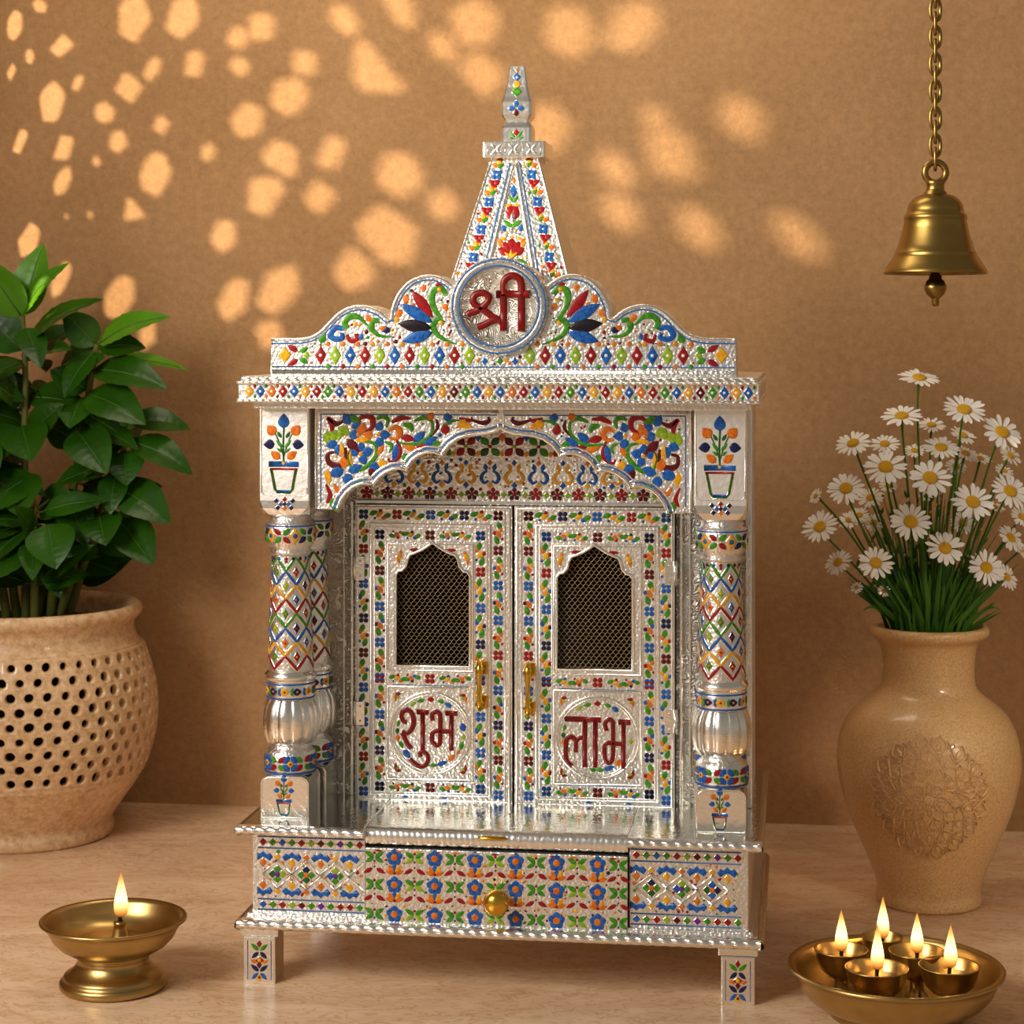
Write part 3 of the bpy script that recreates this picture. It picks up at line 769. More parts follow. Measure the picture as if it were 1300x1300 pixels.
    ring = lambda r, w, h: c.stroke([(ro + r * math.cos(2 * PI * i / 48), rz + r * math.sin(2 * PI * i / 48)) for i in range(48)], w, 'silver_smooth', smooth=False, closed=True, h=h, rim=False)
    ring(55.0, 3.0, 2.4); ring(51, 1.4, 1.5)
    for a_, l, w, cc in ((90, 9, 6, 'red'), (107, 10, 5, 'green'), (122, 8, 5, 'lime'), (72, 9, 5, 'green'), (58, 10, 6, 'blue'), (136, 7, 5, 'blue'), (12, 11, 8, 'blue'), (-5, 7, 5, 'lime'), (-20, 12, 6, 'green'), (-33, 7, 5, 'orange'),
                         (165, 9, 4, 'green'), (178, 8, 5, 'darkgreen'), (190, 9, 6, 'orange'), (203, 10, 6, 'green'), (222, 13, 8, 'blue'), (-48, 11, 7, 'orange'), (-68, 14, 6, 'blue'), (-84, 9, 5, 'green'), (-97, 9, 5, 'green')):
        if mirror and a_ in (12, -20, 222, 136): continue
        a = math.radians(a_); rr = 45.5 - (a_ < -40 or a_ > 200) * 2
        c.petal(ro + rr * math.cos(a) - l / 2 * math.cos(a + PI / 2), rz + rr * math.sin(a) - l / 2 * math.sin(a + PI / 2), a_ + 90, l, w, cc, rim=False)
    for s_ in (-1, 1):
        for t_ in (-1, 1):
            x, z = ro + s_ * 48, rz + t_ * 52
            c.petal(x, z, 0 if s_ < 0 else 180, 8, 4, 'red', rim=False); c.petal(x, z - t_ * 1, -90 * t_, 9, 4, ('red', 'orange')[t_ > 0], rim=False); c.circ(x - s_ * 3, z - t_ * 4, 2.2, 'lime', 7, rim=False)
    d = part(b, 'door', label='enamelled silver door lettered %s' % ('\u0936\u0941\u092d' if not mirror else '\u0932\u093e\u092d'))
    # lettering
    b = MB(); c = Canvas(b, flat(V0), h=2.0); (gx, gz), strokes = GLYPH[name_key]; q = .1
    for n_, (w, pts) in enumerate(strokes): c.stroke([(ro + (x - gx) * q, rz - (y - gz) * q) for x, y in pts], w * q, 'letter', k=5, smooth=len(pts) > 2, h=2.0 + n_ * .12)
    part(b, 'lettering', d)
    # wire mesh behind the opening
    b = MB(); x0, x1 = sorted((X(wl), X(wr))); z0, z1 = Z(wb), Z(hp[-1][1]); nx = 28; sx = (x1 - x0) / nx; pz = 4.6
    def inside(x, z):
        t = abs((x - X(wc)) / (half * DW))
        if t > 1.02 or z < z0 - 1: return False
        pts = [(-a, f) for a, f in hp][::-1]
        for (a, za), (b__, zb) in zip(pts, pts[1:]):
            if a <= min(t, 1) <= b__: return z <= Z(za + (zb - za) * (min(t, 1) - a) / max(1e-6, b__ - a)) + 1
        return False
    for i in range(nx + 1):
        run = []
        for j in range(int((z1 - z0) / pz) + 2):
            s_ = 1 if (i + j) % 2 else -1
            for zz in (z0 + (j - .16) * pz, z0 + (j + .16) * pz):
                x = x0 + i * sx + s_ * sx * .46 + .35 * math.sin(zz * .21 + i)
                if inside(x, zz): run.append((x * mm, V0 + .009 + .0005 * s_, zz * mm))
                else:
                    if len(run) > 1: b.tube(run, .00045, 'wire', 5)
                    run = []
        if len(run) > 1: b.tube(run, .00045, 'wire', 5)
    part(b, 'wire_mesh', d)
    # handle
    hx, hz, hl = (X(.806), 366, 33) if not mirror else (X(.905), 362, 36)
    b = MB(); y_ = V0 - .017
    b.tube([(hx * mm, y_, (hz - hl) * mm), (hx * mm, y_ , (hz - hl + 6) * mm), (hx * mm, y_ - .001, (hz - hl + 14) * mm), (hx * mm, y_ - .002, (hz - hl + 16) * mm), (hx * mm, y_ - .002, hz * mm), (hx * mm, y_ - .002, (hz + hl - 20) * mm), (hx * mm, y_ - .001, (hz + hl - 16) * mm), (hx * mm, y_, (hz + hl - 10) * mm), (hx * mm, y_, (hz + hl) * mm)],
           [.002, .0036, .0052, .0034, .0032, .0034, .0052, .0058, .003], 'gold', 12)
    for s_ in (-1, 1):
        zc = (hz + s_ * (hl - 10)) * mm
        b.tube([(hx * mm, y_, zc), ((hx + 2) * mm, V0 + .001, zc)], [.0042, .0036], 'gold', 10)
        b.box((hx - 7) * mm, (hx + 9) * mm, V0 - .0025, V0 + .001, zc - .009, zc + .009, 'gold', .001)
    part(b, 'handle', d, 'gilt brass pull handle')
    for zf in (.215, .705):
        b = MB(); xx = X(0) * mm; b.box(min(xx - sg * .004, xx + sg * .013), max(xx - sg * .004, xx + sg * .013), V0 - .0028, V0 + .001, Z(zf + .04) * mm, Z(zf - .04) * mm, 'silver_smooth', .0006)
        b.tube([(xx - sg * .001, V0 - .003, Z(zf + .04) * mm), (xx - sg * .001, V0 - .003, Z(zf - .04) * mm)], .0024, 'silver_smooth', 8)
        for q_ in (-.025, .025): b.tube([(xx + sg * .007, V0 - .0022, Z(zf + q_) * mm), (xx + sg * .007, V0 - .0036, Z(zf + q_) * mm)], .0015, 'silver', 7)
        part(b, 'hinge', d)
door('shubh', False); door('labh', True)

# arched fascia -----------------------------------------------------------
FV = .040
A2 = lambda x, y: ((x - 1254) * .2815, 741 - (y - 76) * .2718)
archL = [(498,562),(502,545),(515,515),(538,482),(570,455),(605,441),(635,440),(655,448),(662,452),(668,436),(690,408),(720,385),(755,370),(785,366),(808,372),(820,378),(824,358),(845,325),(875,302),(910,290),(945,289),(972,298),(985,304),(992,285),(1020,248),(1060,220),(1105,206),(1150,202),(1195,196),(1230,186),(1254,172)]
hl = [A2(*p) for p in archL]; arch = hl + [(-u, z) for u, z in hl[:-1][::-1]]
b = MB()
outl = [(-245, 741), (-245, 610.5)] + arch + [(245, 610.5), (245, 741)]
b.extrude([[(u * mm, z * mm) for u, z in outl]], FV, FV + .022, 'silver')
c = Canvas(b, flat(FV), h=.9)
c.stroke([(-244, 739), (-244, 612)], 3, 'silver_smooth', smooth=False, h=3, rim=False); c.stroke([(244, 739), (244, 612)], 3, 'silver_smooth', smooth=False, h=3, rim=False)
for s_ in (-1, 1):
    c.stroke([(s_ * 3, 738), (s_ * 242, 738)], 3.5, 'silver_smooth', smooth=False, h=2.5, rim=False)
    c.stroke([(s_ * 5, 733.5), (s_ * 238, 733.5)], 1.6, 'line', smooth=False, rim=False); c.stroke([(s_ * 237.5, 733), (s_ * 237.5, 618)], 1.6, 'line', smooth=False, rim=False)
    c.stroke([(s_ * 3.5, 736), (s_ * 3.5, 711)], 2.4, 'silver_smooth', smooth=False, h=2, rim=False)
def off(path, d):
    o = []
    for i, p in enumerate(path):
        a, q = path[max(i - 1, 0)], path[min(i + 1, len(path) - 1)]; dx, dz = q[0] - a[0], q[1] - a[1]; l = math.hypot(dx, dz) or 1
        o.append((p[0] - dz / l * d, p[1] + dx / l * d))
    return o
c.stroke(off(arch, 2.2), 5.2, 'silver_smooth', smooth=False, h=5, rim=False); c.stroke(off(arch, 6.6), 2.2, 'line', smooth=False, h=1.6, rim=False); c.stroke(off(arch, 9.6), 2.6, 'silver_smooth', smooth=False, h=2.0, rim=False)
def spandrel(sg):
    def T(x, y): u, z = A2(x, y); return (u * (1 if sg < 0 else -1), z)
    def S(pts, w, col, taper=(.45, .35)): c.stroke([T(*p) for p in pts], w * .36, col, taper=taper)
    def Pt(x, y, ang, l, w, col): 
        p = T(x, y); c.petal(p[0], p[1], ang if sg < 0 else 180 - ang, l * .31, w * .34, col)
    # big scrolls
    S([(600,190),(650,170),(655,125),(620,112),(590,130),(600,160)], 24, 'red'); S([(525,262),(530,320),(490,350),(450,335),(445,295),(475,285)], 26, 'maroon')
    S([(440,120),(462,145),(465,200)], 26, 'red'); S([(445,122),(480,150),(520,135)], 24, 'maroon')
    S([(620,232),(665,245),(675,290),(640,340),(590,370),(555,350),(540,300),(560,255)], 20, 'green'); S([(560,258),(545,300),(560,350)], 20, 'yellow')
    S([(675,125),(705,112),(728,130),(720,165)], 22, 'green'); S([(730,180),(765,165),(785,190),(765,218),(735,215)], 26, 'orange'); S([(765,235),(840,245),(900,225),(935,185),(935,130)], 18, 'green', (.3, .5))
    S([(770,225),(785,270),(775,310),(740,328),(728,310)], 18, 'red'); S([(955,125),(960,165),(925,210)], 14, 'maroon'); S([(850,135),(900,118),(935,140)], 18, 'green'); S([(985,165),(1020,135),(1065,130)], 16, 'green'); S([(1060,118),(1110,130),(1120,115)], 16, 'red')
    S([(1120,128),(1170,142),(1200,130),(1195,112)], 20, 'maroon'); S([(745,140),(790,120),(835,122)], 22, 'red'); S([(800,150),(835,160),(840,185)], 26, 'green'); S([(715,235),(745,250),(735,285)], 16, 'green'); S([(475,440),(495,470),(535,460),(540,430)], 24, 'orange'); S([(440,530),(455,490),(435,440)], 20, 'red'); S([(540,400),(565,430),(605,420)], 16, 'green')
    for x, y, a, l, w, cc in ((548,150,120,50,34,'blue'),(560,165,20,40,30,'blue'),(550,190,-30,44,34,'blue'),(485,240,200,44,34,'blue'),(505,250,250,46,34,'blue'),(490,215,150,42,40,'lime'),(510,200,60,40,44,'lime'),(535,225,-45,90,34,'maroon'),(575,225,0,60,20,'yellow'),
                              (600,280,90,40,30,'blue'),(610,290,20,44,34,'blue'),(600,300,-60,44,30,'blue'),(590,290,160,40,34,'blue'),(680,180,70,40,30,'blue'),(690,200,0,44,32,'blue'),(680,215,-70,44,32,'blue'),(655,205,170,40,34,'orange'),
                              (515,370,200,60,40,'blue'),(525,360,100,50,36,'orange'),(545,375,20,60,34,'blue'),(530,390,-70,50,36,'blue'),(640,345,-20,60,34,'blue'),(660,350,-100,50,30,'maroon'),(540,115,-20,60,26,'green'),(590,195,60,50,40,'orange'),(500,300,80,50,30,'yellow'),
                              (770,245,-100,80,24,'blue'),(800,290,-60,44,26,'green'),(790,210,-10,60,26,'red'),(850,230,40,60,30,'blue'),(900,245,30,60,30,'blue'),(860,255,0,60,16,'red'),(800,250,-20,80,22,'orange'),(920,130,70,40,26,'orange'),(1000,195,100,44,30,'red'),(1065,165,60,44,30,'yellow'),(1085,150,-30,40,26,'yellow'),(990,115,0,36,30,'blue'),
                              (440,240,90,50,26,'lime'),(440,370,-80,60,24,'yellow'),(460,510,-60,60,30,'green'),(470,400,60,50,30,'blue'),(700,320,-90,40,34,'yellow'),(705,250,-120,50,20,'orange'),(935,240,0,36,24,'green')):
        Pt(x, y, a, l, w, cc)
    c.circ(*T(505, 195), 4.4, 'lime', 8, h=1.4); c.circ(*T(600, 292), 2.6, 'yellow', 8, h=1.4); c.circ(*T(590, 200), 3, 'orange', 8, h=1.4); c.circ(*T(683, 198), 2.6, 'yellow', 8, h=1.4)
for s_ in (-1, 1): spandrel(s_)
def above_arch(x, z, q):
    if abs(x) > 234 - q or z > 731 - q: return False
    for (u0, z0), (u1, z1) in zip(hl, hl[1:]):
        if u0 <= -abs(x) <= u1 or u1 <= -abs(x) <= u0:
            if z < max(z0, z1) + 13 + q: return False
    return abs(x) < 234 and not (abs(x) > 205 and z < 620)
c.scatter(-234, 234, 615, 731, 700, 2.2, ('orange', 'green', 'blue', 'red', 'yellow', 'lime'), above_arch)
part(b, 'arched_fascia')

# cornice -----------------------------------------------------------------
b = MB()
b.box(-.318, .322, .004, BACK, .742, .750, 'silver', .001)
b.box(-.334, .334, -.020, BACK, .750, .7555, 'silver', .002); b.box(-.332, .332, -.0165, BACK - .002, .754, .776, 'silver', .001); b.box(-.334, .334, -.020, BACK, .7735, .778, 'silver', .0015)
b.box(-.331, .331, -.010, BACK, .777, .784, 'silver', .002)
gadroon(b, (-.333, -.0185, .7500), (.333, -.0185, .7500), (0, -1, 0), half_round(.004, 0, .005), .009, .0025, 'silver_smooth')
gadroon(b, (-.333, -.0185, .7735), (.333, -.0185, .7735), (0, -1, 0), half_round(.004, 0, .0045), .009, .0025, 'silver_smooth')
gadroon(b, (-.330, -.0095, .7775), (.330, -.0095, .7775), (0, -1, 0), half_round(.0035, 0, .006), .012, .003, 'silver_smooth')
c = Canvas(b, flat(-.0165), h=.9); cyc = ['yellow', 'blue', 'orange', 'red', 'blue', 'yellow', 'red', 'green', 'blue', 'yellow', 'red', 'yellow', 'blue', 'orange', 'red', 'green', 'blue', 'yellow', 'maroon', 'green', 'blue']
for i in range(44):
    x = -318 + i * 14.8
    c.dia(x, 764.6, 10.6, 14.6, cyc[i % 21], 'white', -.03)
    for s_ in (-1, 1): c.petal(x + 7.4, 764.6 + s_ * 4.2, s_ * 90, 5, 3.6, ('orange', 'red', 'green')[(i + s_) % 3], rim=False)
part(b, 'cornice')

# pediment -----------------------------------------------------------------
PV = .030
P2 = lambda x, y: ((x - 1219) * .2970, 786 + (545 - y) * .293)
topL = [(206,386),(270,385),(335,384),(385,374),(425,350),(460,315),(500,275),(545,248),(595,238),(640,243),(690,264),(720,288),(736,300),(740,262),(752,222),(780,172),(825,128),(880,108),(935,108),(985,130),(1015,155)]
tl = [P2(*p) for p in topL]; tl = smooth_path(tl[:13], 3) + smooth_path(tl[13:], 3)
MZ, MR = 873.5, 62.0
a0 = math.atan2(tl[-1][1] - MZ, tl[-1][0]); arc = [(MR * math.cos(PI - t), MZ + MR * math.sin(PI - t)) for t in [math.pi - (math.radians(150) - math.radians(120) * i / 20) for i in range(21)]]
prof = tl + sorted(arc, key=lambda p: p[0]) + [(-u, z) for u, z in tl[::-1]]
# keep the lobe ends outside of the medallion
prof = [p for p in prof if math.hypot(p[0], p[1] - MZ) > MR - .5]
b = MB(); out_ = [(-302, 784.0), (302, 784.0)] + prof[::-1]
b.extrude([[(u * mm, z * mm) for u, z in out_]], PV, PV + .085, 'silver', 'silver_emboss')
c = Canvas(b, flat(PV), h=.9)
top = prof
c.stroke(off(top, -2.2), 4.0, 'silver_smooth', smooth=False, h=2.2, rim=False)
c.stroke([(u, z) for u, z in off(tl, -6.8)], 2.4, 'line', smooth=False, rim=False); c.stroke([(-u, z) for u, z in off(tl, -6.8)], 2.4, 'line', smooth=False, rim=False)
for z in (795.5,): c.stroke([(-300, z), (300, z)], 1.8, 'line', smooth=False, rim=False)
c.stroke([(-300, 789), (300, 789)], 6, 'silver', smooth=False, h=1.6, rim=False)
c.occ.append((0, MZ, 62))
for i in range(-13, 14):
    x = i * 19.6
    if abs(i) == 13: continue
    cc = ('blue', 'red', 'lime')[(i + 13) % 3] if i < 0 else ('blue', 'red', 'lime')[(13 - i) % 3]
    if abs(x) < 30: c.dia(x, 803, 8, 9, ('green', 'blue')[i % 2])
    else:
        c.dia(x, 810.5, 13.2, 22, cc, 'white', -.02)
    for s_ in (-1, 1): c.petal(x + 9.8, 799 if s_ < 0 else 822, 90 * -s_ if False else s_ * 90, 6.5 if s_ < 0 else 7, 6, ('red', 'orange', 'green')[(i + s_) % 3] if s_ < 0 else ('orange', 'gilt')[i % 2], rim=False) if abs(x + 9.8) > 30 and abs(x + 9.8) < 250 else None
for sg in (-1, 1):
    def T(x, y): u, z = P2(x, y); return (u if sg < 0 else -u, z)
    def S(pts, w, col, taper=(.6, .3)): c.stroke([T(*p) for p in pts], w * .36, col, taper=taper)
    # end panel
    c.dia(*T(266, 460), 15, 19, 'yellow'); c.dia(*T(266, 460), 6, 8, 'darkgreen')
    for dx, dy, a, cc in ((36, -18, 150, 'red'), (36, 22, 210, 'red'), (70, -18, 30, 'green'), (70, 22, -30, 'green')):
        p = T(266 + dx + (20 if dx == 36 else -2), 460 + dy * (1.6 if dx == 36 else 1.2) * .6); c.petal(p[0], p[1], (a if sg < 0 else 180 - a), 15 if dx == 36 else 12, 7, cc, rim=False)
    c.dia(*T(362, 460), 8, 9, 'lime')
    # peacock plumes
    for bx, by, tx, ty, w, cc in ((922,290,838,182,30,'red'),(918,312,790,240,34,'blue'),(914,340,780,322,36,'black'),(918,362,796,398,34,'blue')):
        p, q = T(bx, by), T(tx, ty); l = math.hypot(q[0] - p[0], q[1] - p[1])
        c.petal(p[0], p[1], math.degrees(math.atan2(q[1] - p[1], q[0] - p[0])), l, w * .42, cc, p=.95, n=9, h=1.8)
    S([(985,195),(960,165),(925,185),(925,235),(945,275),(965,300)], 26, 'green', (.7, .5)); S([(975,320),(950,305),(925,330),(945,370),(985,395),(1030,412)], 26, 'green', (.6, .2)); c.circ(*T(955, 172), 2.6, 'yellow', 7, h=1.5); c.circ(*T(962, 318), 2.8, 'yellow', 7, h=1.5)
    S([(635,330),(600,295),(560,290),(535,315),(545,345)], 24, 'green', (.3, .9)); S([(690,310),(660,310),(655,345),(690,375),(745,378)], 24, 'green', (.7, .2))
    S([(530,345),(495,340),(470,370),(490,390),(525,385),(520,362)], 24, 'blue', (.7, .6)); S([(545,370),(560,398),(590,390),(585,365)], 18, 'red', (.6, .8))
    for x, y, a, l, w, cc in ((425,405,60,13,9,'green'),(735,345,200,10,8,'navy'),(605,392,80,8,6,'blue'),(630,285,-50,12,7,'orange'),(810,195,-100,12,8,'orange'),(785,260,-120,12,8,'orange'),(885,150,-90,9,7,'orange'),(770,290,-110,9,6,'yellow'),(975,235,-70,10,7,'orange'),(935,150,0,10,5,'red'),(690,345,20,9,6,'orange'),(830,230,-60,8,6,'orange')):
        p = T(x, y); c.petal(p[0], p[1], a if sg < 0 else 180 - a, l, w, cc, rim=False)
def in_ped(x, z, q):
    if abs(x) > 250 - q or z < 797 + q or math.hypot(x, z - MZ) < 64 + q: return False
    best = 1e9
    for u, zz in tl:
        if abs(u + abs(x)) < 4: best = min(best, zz)
    return z < best - 11 - q
c.scatter(-255, 255, 797, 918, 1400, 2.0, ('orange', 'red', 'green', 'maroon', 'gilt', 'yellow', 'navy'), in_ped)
ped = part(b, 'pediment')
# medallion with the sacred word
b = MB(); n = 72
prf = [(.0635, -.002), (.0635, -.008), (.0615, -.0100), (.0585, -.0104), (.0530, -.0100), (.0505, -.0085), (.0500, -.0062), (0, -.0062)]
b.lathe(prf, 'silver_emboss', seg=n); b.v = [(x, PV + z, y + MZ * mm) for x, y, z in b.v]
c = Canvas(b, flat(PV - .0100), h=.7); cir = lambda r: [(r * math.cos(2 * PI * i / 72), MZ + r * math.sin(2 * PI * i / 72)) for i in range(72)]
c.stroke(cir(60.2), 2.6, 'line', smooth=False, closed=True, rim=False); c.stroke(cir(51.8), 2.8, 'line', smooth=False, closed=True, rim=False); c.stroke(cir(56), 5.2, 'silver_smooth', smooth=False, closed=True, rim=False, h=.9)
for i in range(30): 
    a = 2 * PI * i / 30; c.circ(56 * math.cos(a), MZ + 56 * math.sin(a), .7, ('red', 'navy')[i % 2], 6, rim=False, h=1.3)
med = part(b, 'medallion', ped)
b = MB(); c = Canvas(b, flat(PV - .0062), h=3.0)
for w, pts in [(86, [(228,722),(255,692),(330,668),(415,615),(478,545),(474,485),(430,458),(380,455),(320,478),(297,535),(320,592),(385,632),(470,690),(560,750),(620,785)]), (88, [(612,765),(520,782),(430,830),(352,858)]),
               (92, [(660,470),(660,898)]), (94, [(875,470),(875,898)]), (90, [(665,470),(662,345),(690,282),(765,250),(842,282),(872,345),(875,470)]), (92, [(572,468),(964,468)])]:
    c.stroke([((x - 603) * .1085, MZ - (y - 610) * .1085) for x, y in pts], w * .1085, 'letter', k=6, smooth=len(pts) > 2, h=3.0 + w * .008 + len(pts) * .06)
for pts in ([(655,500),(655,750)], [(872,490),(872,725)], [(872,290),(872,425)], [(692,310),(692,415)]): c.stroke([((x - 603) * .1085, MZ - (y - 610) * .1085) for x, y in pts], 1.5, 'gilt', smooth=False, h=3.6, rim=False)
part(b, 'lettering', med)

# spire -----------------------------------------------------------------
SV = .205                                   # axis of the spire
b = MB(); zb, zt, hb, ht = .784, 1.078, .1155, .0325
def sq(h, z): return [(-h, SV - h, z), (h, SV - h, z), (h, SV + h, z), (-h, SV + h, z)]
b.add(sq(hb, zb) + sq(ht, zt), [(0, 1, 5, 4), (1, 2, 6, 5), (2, 3, 7, 6), (3, 0, 4, 7), (4, 5, 6, 7)], 'silver')
hw = lambda t: (hb + (ht - hb) * (t * mm - zb) / (zt - zb))
fs_ = lambda s_, t, h: (s_ * mm, SV - hw(t) - h * mm, t * mm)
c = Canvas(b, fs_, h=.9)
H_ = lambda t: hw(t) * 1000
for s_ in (-1, 1):
    c.stroke([(s_ * (H_(t) - 1.6), t) for t in range(786, 1078, 10)], 3, 'silver_smooth', smooth=False, h=1.6, rim=False)
    c.stroke([(s_ * (1.0 + (1072 - t) * .200), t) for t in range(800, 1074, 10)], 5.2, 'silver_smooth', smooth=False, h=2.4, rim=False)
    c.stroke([(s_ * (6.0 + (1072 - t) * .205), t) for t in range(800, 1074, 10)], 2.2, 'line', smooth=False, h=1.3, rim=False)
    t = 1066; k = 0
    while t > 890:
        x = s_ * ((6.0 + (1072 - t) * .205) + H_(t) - 2) / 2; w = (H_(t) - 6 - (1072 - t) * .205) * .55
        if k % 3 == 0: c.petal(x - 3, t - 2, 60 * s_ + 90 * (s_ < 0), 10, 5.5, 'green', rim=False); c.petal(x, t + 1, 100, 9, 6, 'yellow', rim=False); c.petal(x + 2 * s_, t - 1, 20 if s_ > 0 else 160, 9, 6, 'orange', rim=False)
        elif k % 3 == 1:
            for a in range(4): c.petal(x, t, 40 + 90 * a, 8, 6.5, 'blue', rim=False)
            c.circ(x, t, 1.3, 'white', 6, rim=False, h=1.4)
        else:
            for a in range(3): c.petal(x, t, 30 + 120 * a, 8.5, 6.5, 'red', rim=False)
            c.petal(x, t - 4, -60, 6, 3.5, 'yellow', rim=False)
        t -= 12.5; k += 1
    c.scatter(*( (8, 78) if s_ > 0 else (-78, -8)), 890, 1070, 160, 1.5, ('orange', 'yellow', 'green', 'red'), lambda x, z, q: 11 + (1072 - z) * .205 < abs(x) < H_(z) - 5)
c.petal(0, 1042, 90, 8, 4, 'orange', rim=False); c.dia(0, 1030, 10, 17, 'blue'); c.dia(0, 1029, 4, 8, 'white')
for s_ in (-1, 1): c.petal(0, 1016, 90 - s_ * 40, 11, 4, 'green', rim=False); c.petal(s_ * 2, 1012, 90 - s_ * 95, 8, 4, 'yellow', rim=False)
c.circ(0, 1001, 8.6, 'red', 12); c.petal(0, 988, 90, 15, 5, 'silver_smooth', h=1.5, rim=False); c.circ(-3.6, 1005, 4.5, 'red', 8, h=1.1); c.circ(3.6, 1005, 4.5, 'red', 8, h=1.1)
for s_ in (-1, 1):
    c.petal(0, 982, 90 - s_ * 55, 15, 6, 'green', rim=False); c.petal(s_ * 10, 976, 90 - s_ * 20, 9, 6, 'blue', rim=False); c.petal(s_ * 7, 968, -90 + s_ * 60, 9, 4, 'yellow', rim=False); c.petal(s_ * 12, 962, 90 - s_ * 60, 8, 4, 'orange', rim=False)
for a in (18, 54, 90, 126, 162): c.petal(0, 946, a, 20 if a == 90 else 18, 11, 'red', p=1.15)
for a in (40, 90, 140): c.petal(0, 940, a, 11, 4, 'yellow', h=1.5, rim=False)
for s_ in (-1, 1):
    c.stroke([(s_ * 2, 926), (s_ * 10, 936), (s_ * 20, 932), (s_ * 22, 926)], 5.5, 'green', taper=(.4, .4)); c.stroke([(0, 922), (s_ * 8, 918), (s_ * 18, 908)], 4, 'lime', taper=(.5, .5)); c.petal(s_ * 24, 930, 90 - s_ * 50, 9, 5, 'orange', rim=False)
    c.petal(s_ * 20, 915, -90 + s_ * 40, 14, 6, 'blue', rim=False); c.petal(s_ * 8, 912, -90 + s_ * 35, 12, 6, 'red', rim=False); c.petal(s_ * 14, 955, 90 - s_ * 30, 9, 5, 'gilt', rim=False)
    c.petal(s_ * 27, 905, -90 + s_ * 40, 12, 6, 'red', rim=False)
c.dia(0, 926, 5, 6, 'orange')
c.scatter(-32, 32, 892, 1040, 260, 1.6, ('orange', 'yellow', 'green', 'red', 'gilt'), lambda x, z, q: abs(x) < (1072 - z) * .2 - 5)
for z in (1074,): 
    for s_ in (-1, 1): c.petal(s_ * 20 - 5, z, 0, 10, 4, 'red', rim=False)
spire = part(b, 'spire')
b = MB(); b.box(-.0425, .0425, SV - .0425, SV + .0425, 1.076, 1.0985, 'silver_smooth', .002)
c = Canvas(b, flat(SV - .0425), h=.8)
for i in range(-1, 2):
    for a in range(4): c.petal(i * 24, 1087.3, 45 + 90 * a, 10, 4, 'silver_smooth')
for x in (-36, -12, 12, 36): c.stroke([(x, 1079), (x, 1096)], 1.2, 'silver_smooth', smooth=False)
part(b, 'cap_slab', spire)
b = MB(); q = [(.0205, 1.0975), (.0208, 1.100), (.0208, 1.119), (.019, 1.123), (.0165, 1.127), (.0165, 1.130), (.0200, 1.134), (.0208, 1.137), (.0208, 1.154), (.0185, 1.161), (.0150, 1.175), (.0125, 1.190), (.0108, 1.2035)]
def oct_(h, z, ch): return [(x * h, SV + y * h, z) for x, y in ((-1 + ch, -1), (1 - ch, -1), (1, -1 + ch), (1, 1 - ch), (1 - ch, 1), (-1 + ch, 1), (-1, 1 - ch), (-1, -1 + ch))]
vs = []
for h, z in q: vs += oct_(h, z, .16)
b.add(vs, [(j * 8 + i, j * 8 + (i + 1) % 8, (j + 1) * 8 + (i + 1) % 8, (j + 1) * 8 + i) for j in range(len(q) - 1) for i in range(8)] + [tuple((len(q) - 1) * 8 + i for i in range(8))], 'silver_smooth')
def hq(t):
    for (h0, z0), (h1, z1) in zip(q, q[1:]):
        if z0 <= t * mm <= z1: return h0 + (h1 - h0) * (t * mm - z0) / (z1 - z0)
    return .02
c = Canvas(b, lambda s_, t, h: (s_ * mm, SV - hq(t) - h * mm, t * mm), h=.7)
c.dia(0, 1112, 8, 9, 'red')
for s_ in (-1, 1): c.petal(s_ * 2, 1106, 90 - s_ * 40, 10, 3.4, 'green', rim=False); c.petal(s_ * 3, 1104, 90 - s_ * 80, 7, 3, 'green', rim=False)
for a, cc in ((90, 'blue'), (0, 'blue'), (180, 'blue'), (-90, 'maroon')): c.petal(1.5 * math.cos(math.radians(a)), 1145 + 1.5 * math.sin(math.radians(a)), a, 9, 6.5, cc, p=1.1)
c.dia(0, 1168, 13, 13, 'green'); c.dia(0, 1167.5, 4, 8, 'lime'); c.circ(0, 1178.5, 4.3, 'yellow', 8); c.dia(0, 1188.5, 9.5, 11, 'blue'); c.circ(0, 1188, 1.5, 'white', 6, h=1.2, rim=False); c.dia(0, 1198, 4, 6, 'orange')
part(b, 'finial', spire)

# ------------------------------------------------------------------ brass bell on its chain
AY = math.radians(8.0)
FWD = Vector((-math.sin(AY), math.cos(AY), 0)); RGT = Vector((math.cos(AY), math.sin(AY), 0))
CAM = -FWD * 2.6 + RGT * .020; CAM.z = .832
def place(x, depth, z): p = CAM + RGT * x + FWD * depth; return (p.x, p.y, z)
k = 2.80 / 2600
bell = thing('hanging_bell', 'brass temple bell hanging from a brass chain beside the tan wall', 'bell', place((1187.5 - 650) * k, 2.8, .832 + (430 - 348) * k), AY)
b = MB(); pr = [(56, 1.5), (63, 0), (65, .8), (65, 2.5), (63.5, 6), (59, 13), (53.5, 21), (51.5, 24.5), (52, 26), (50, 28), (47, 36), (43.5, 48), (41, 58), (38.8, 68), (39.5, 70), (39.8, 73), (38, 76), (36, 78), (35.5, 82), (34, 88), (30, 94), (24, 98.5), (16, 101), (14.5, 101.5), (14.5, 104), (12, 105), (11.3, 108), (11.3, 114), (13, 117), (9, 119), (0, 119)]
inn = [(0, 92), (26, 90), (33, 80), (37, 60), (46, 30), (56, 8), (56, 1.5)]
b.lathe([(r * k, z * k) for r, z in inn + pr[1:]], 'old_brass', seg=72); part(b, 'bell_body', bell)
b = MB(); b.tube([(13.3 * k * math.cos(2 * PI * i / 28), 0, (129 + 13.3 * math.sin(2 * PI * i / 28)) * k) for i in range(28)], 4.4 * k, 'old_brass', 12, closed=True); part(b, 'hanging_loop', bell)
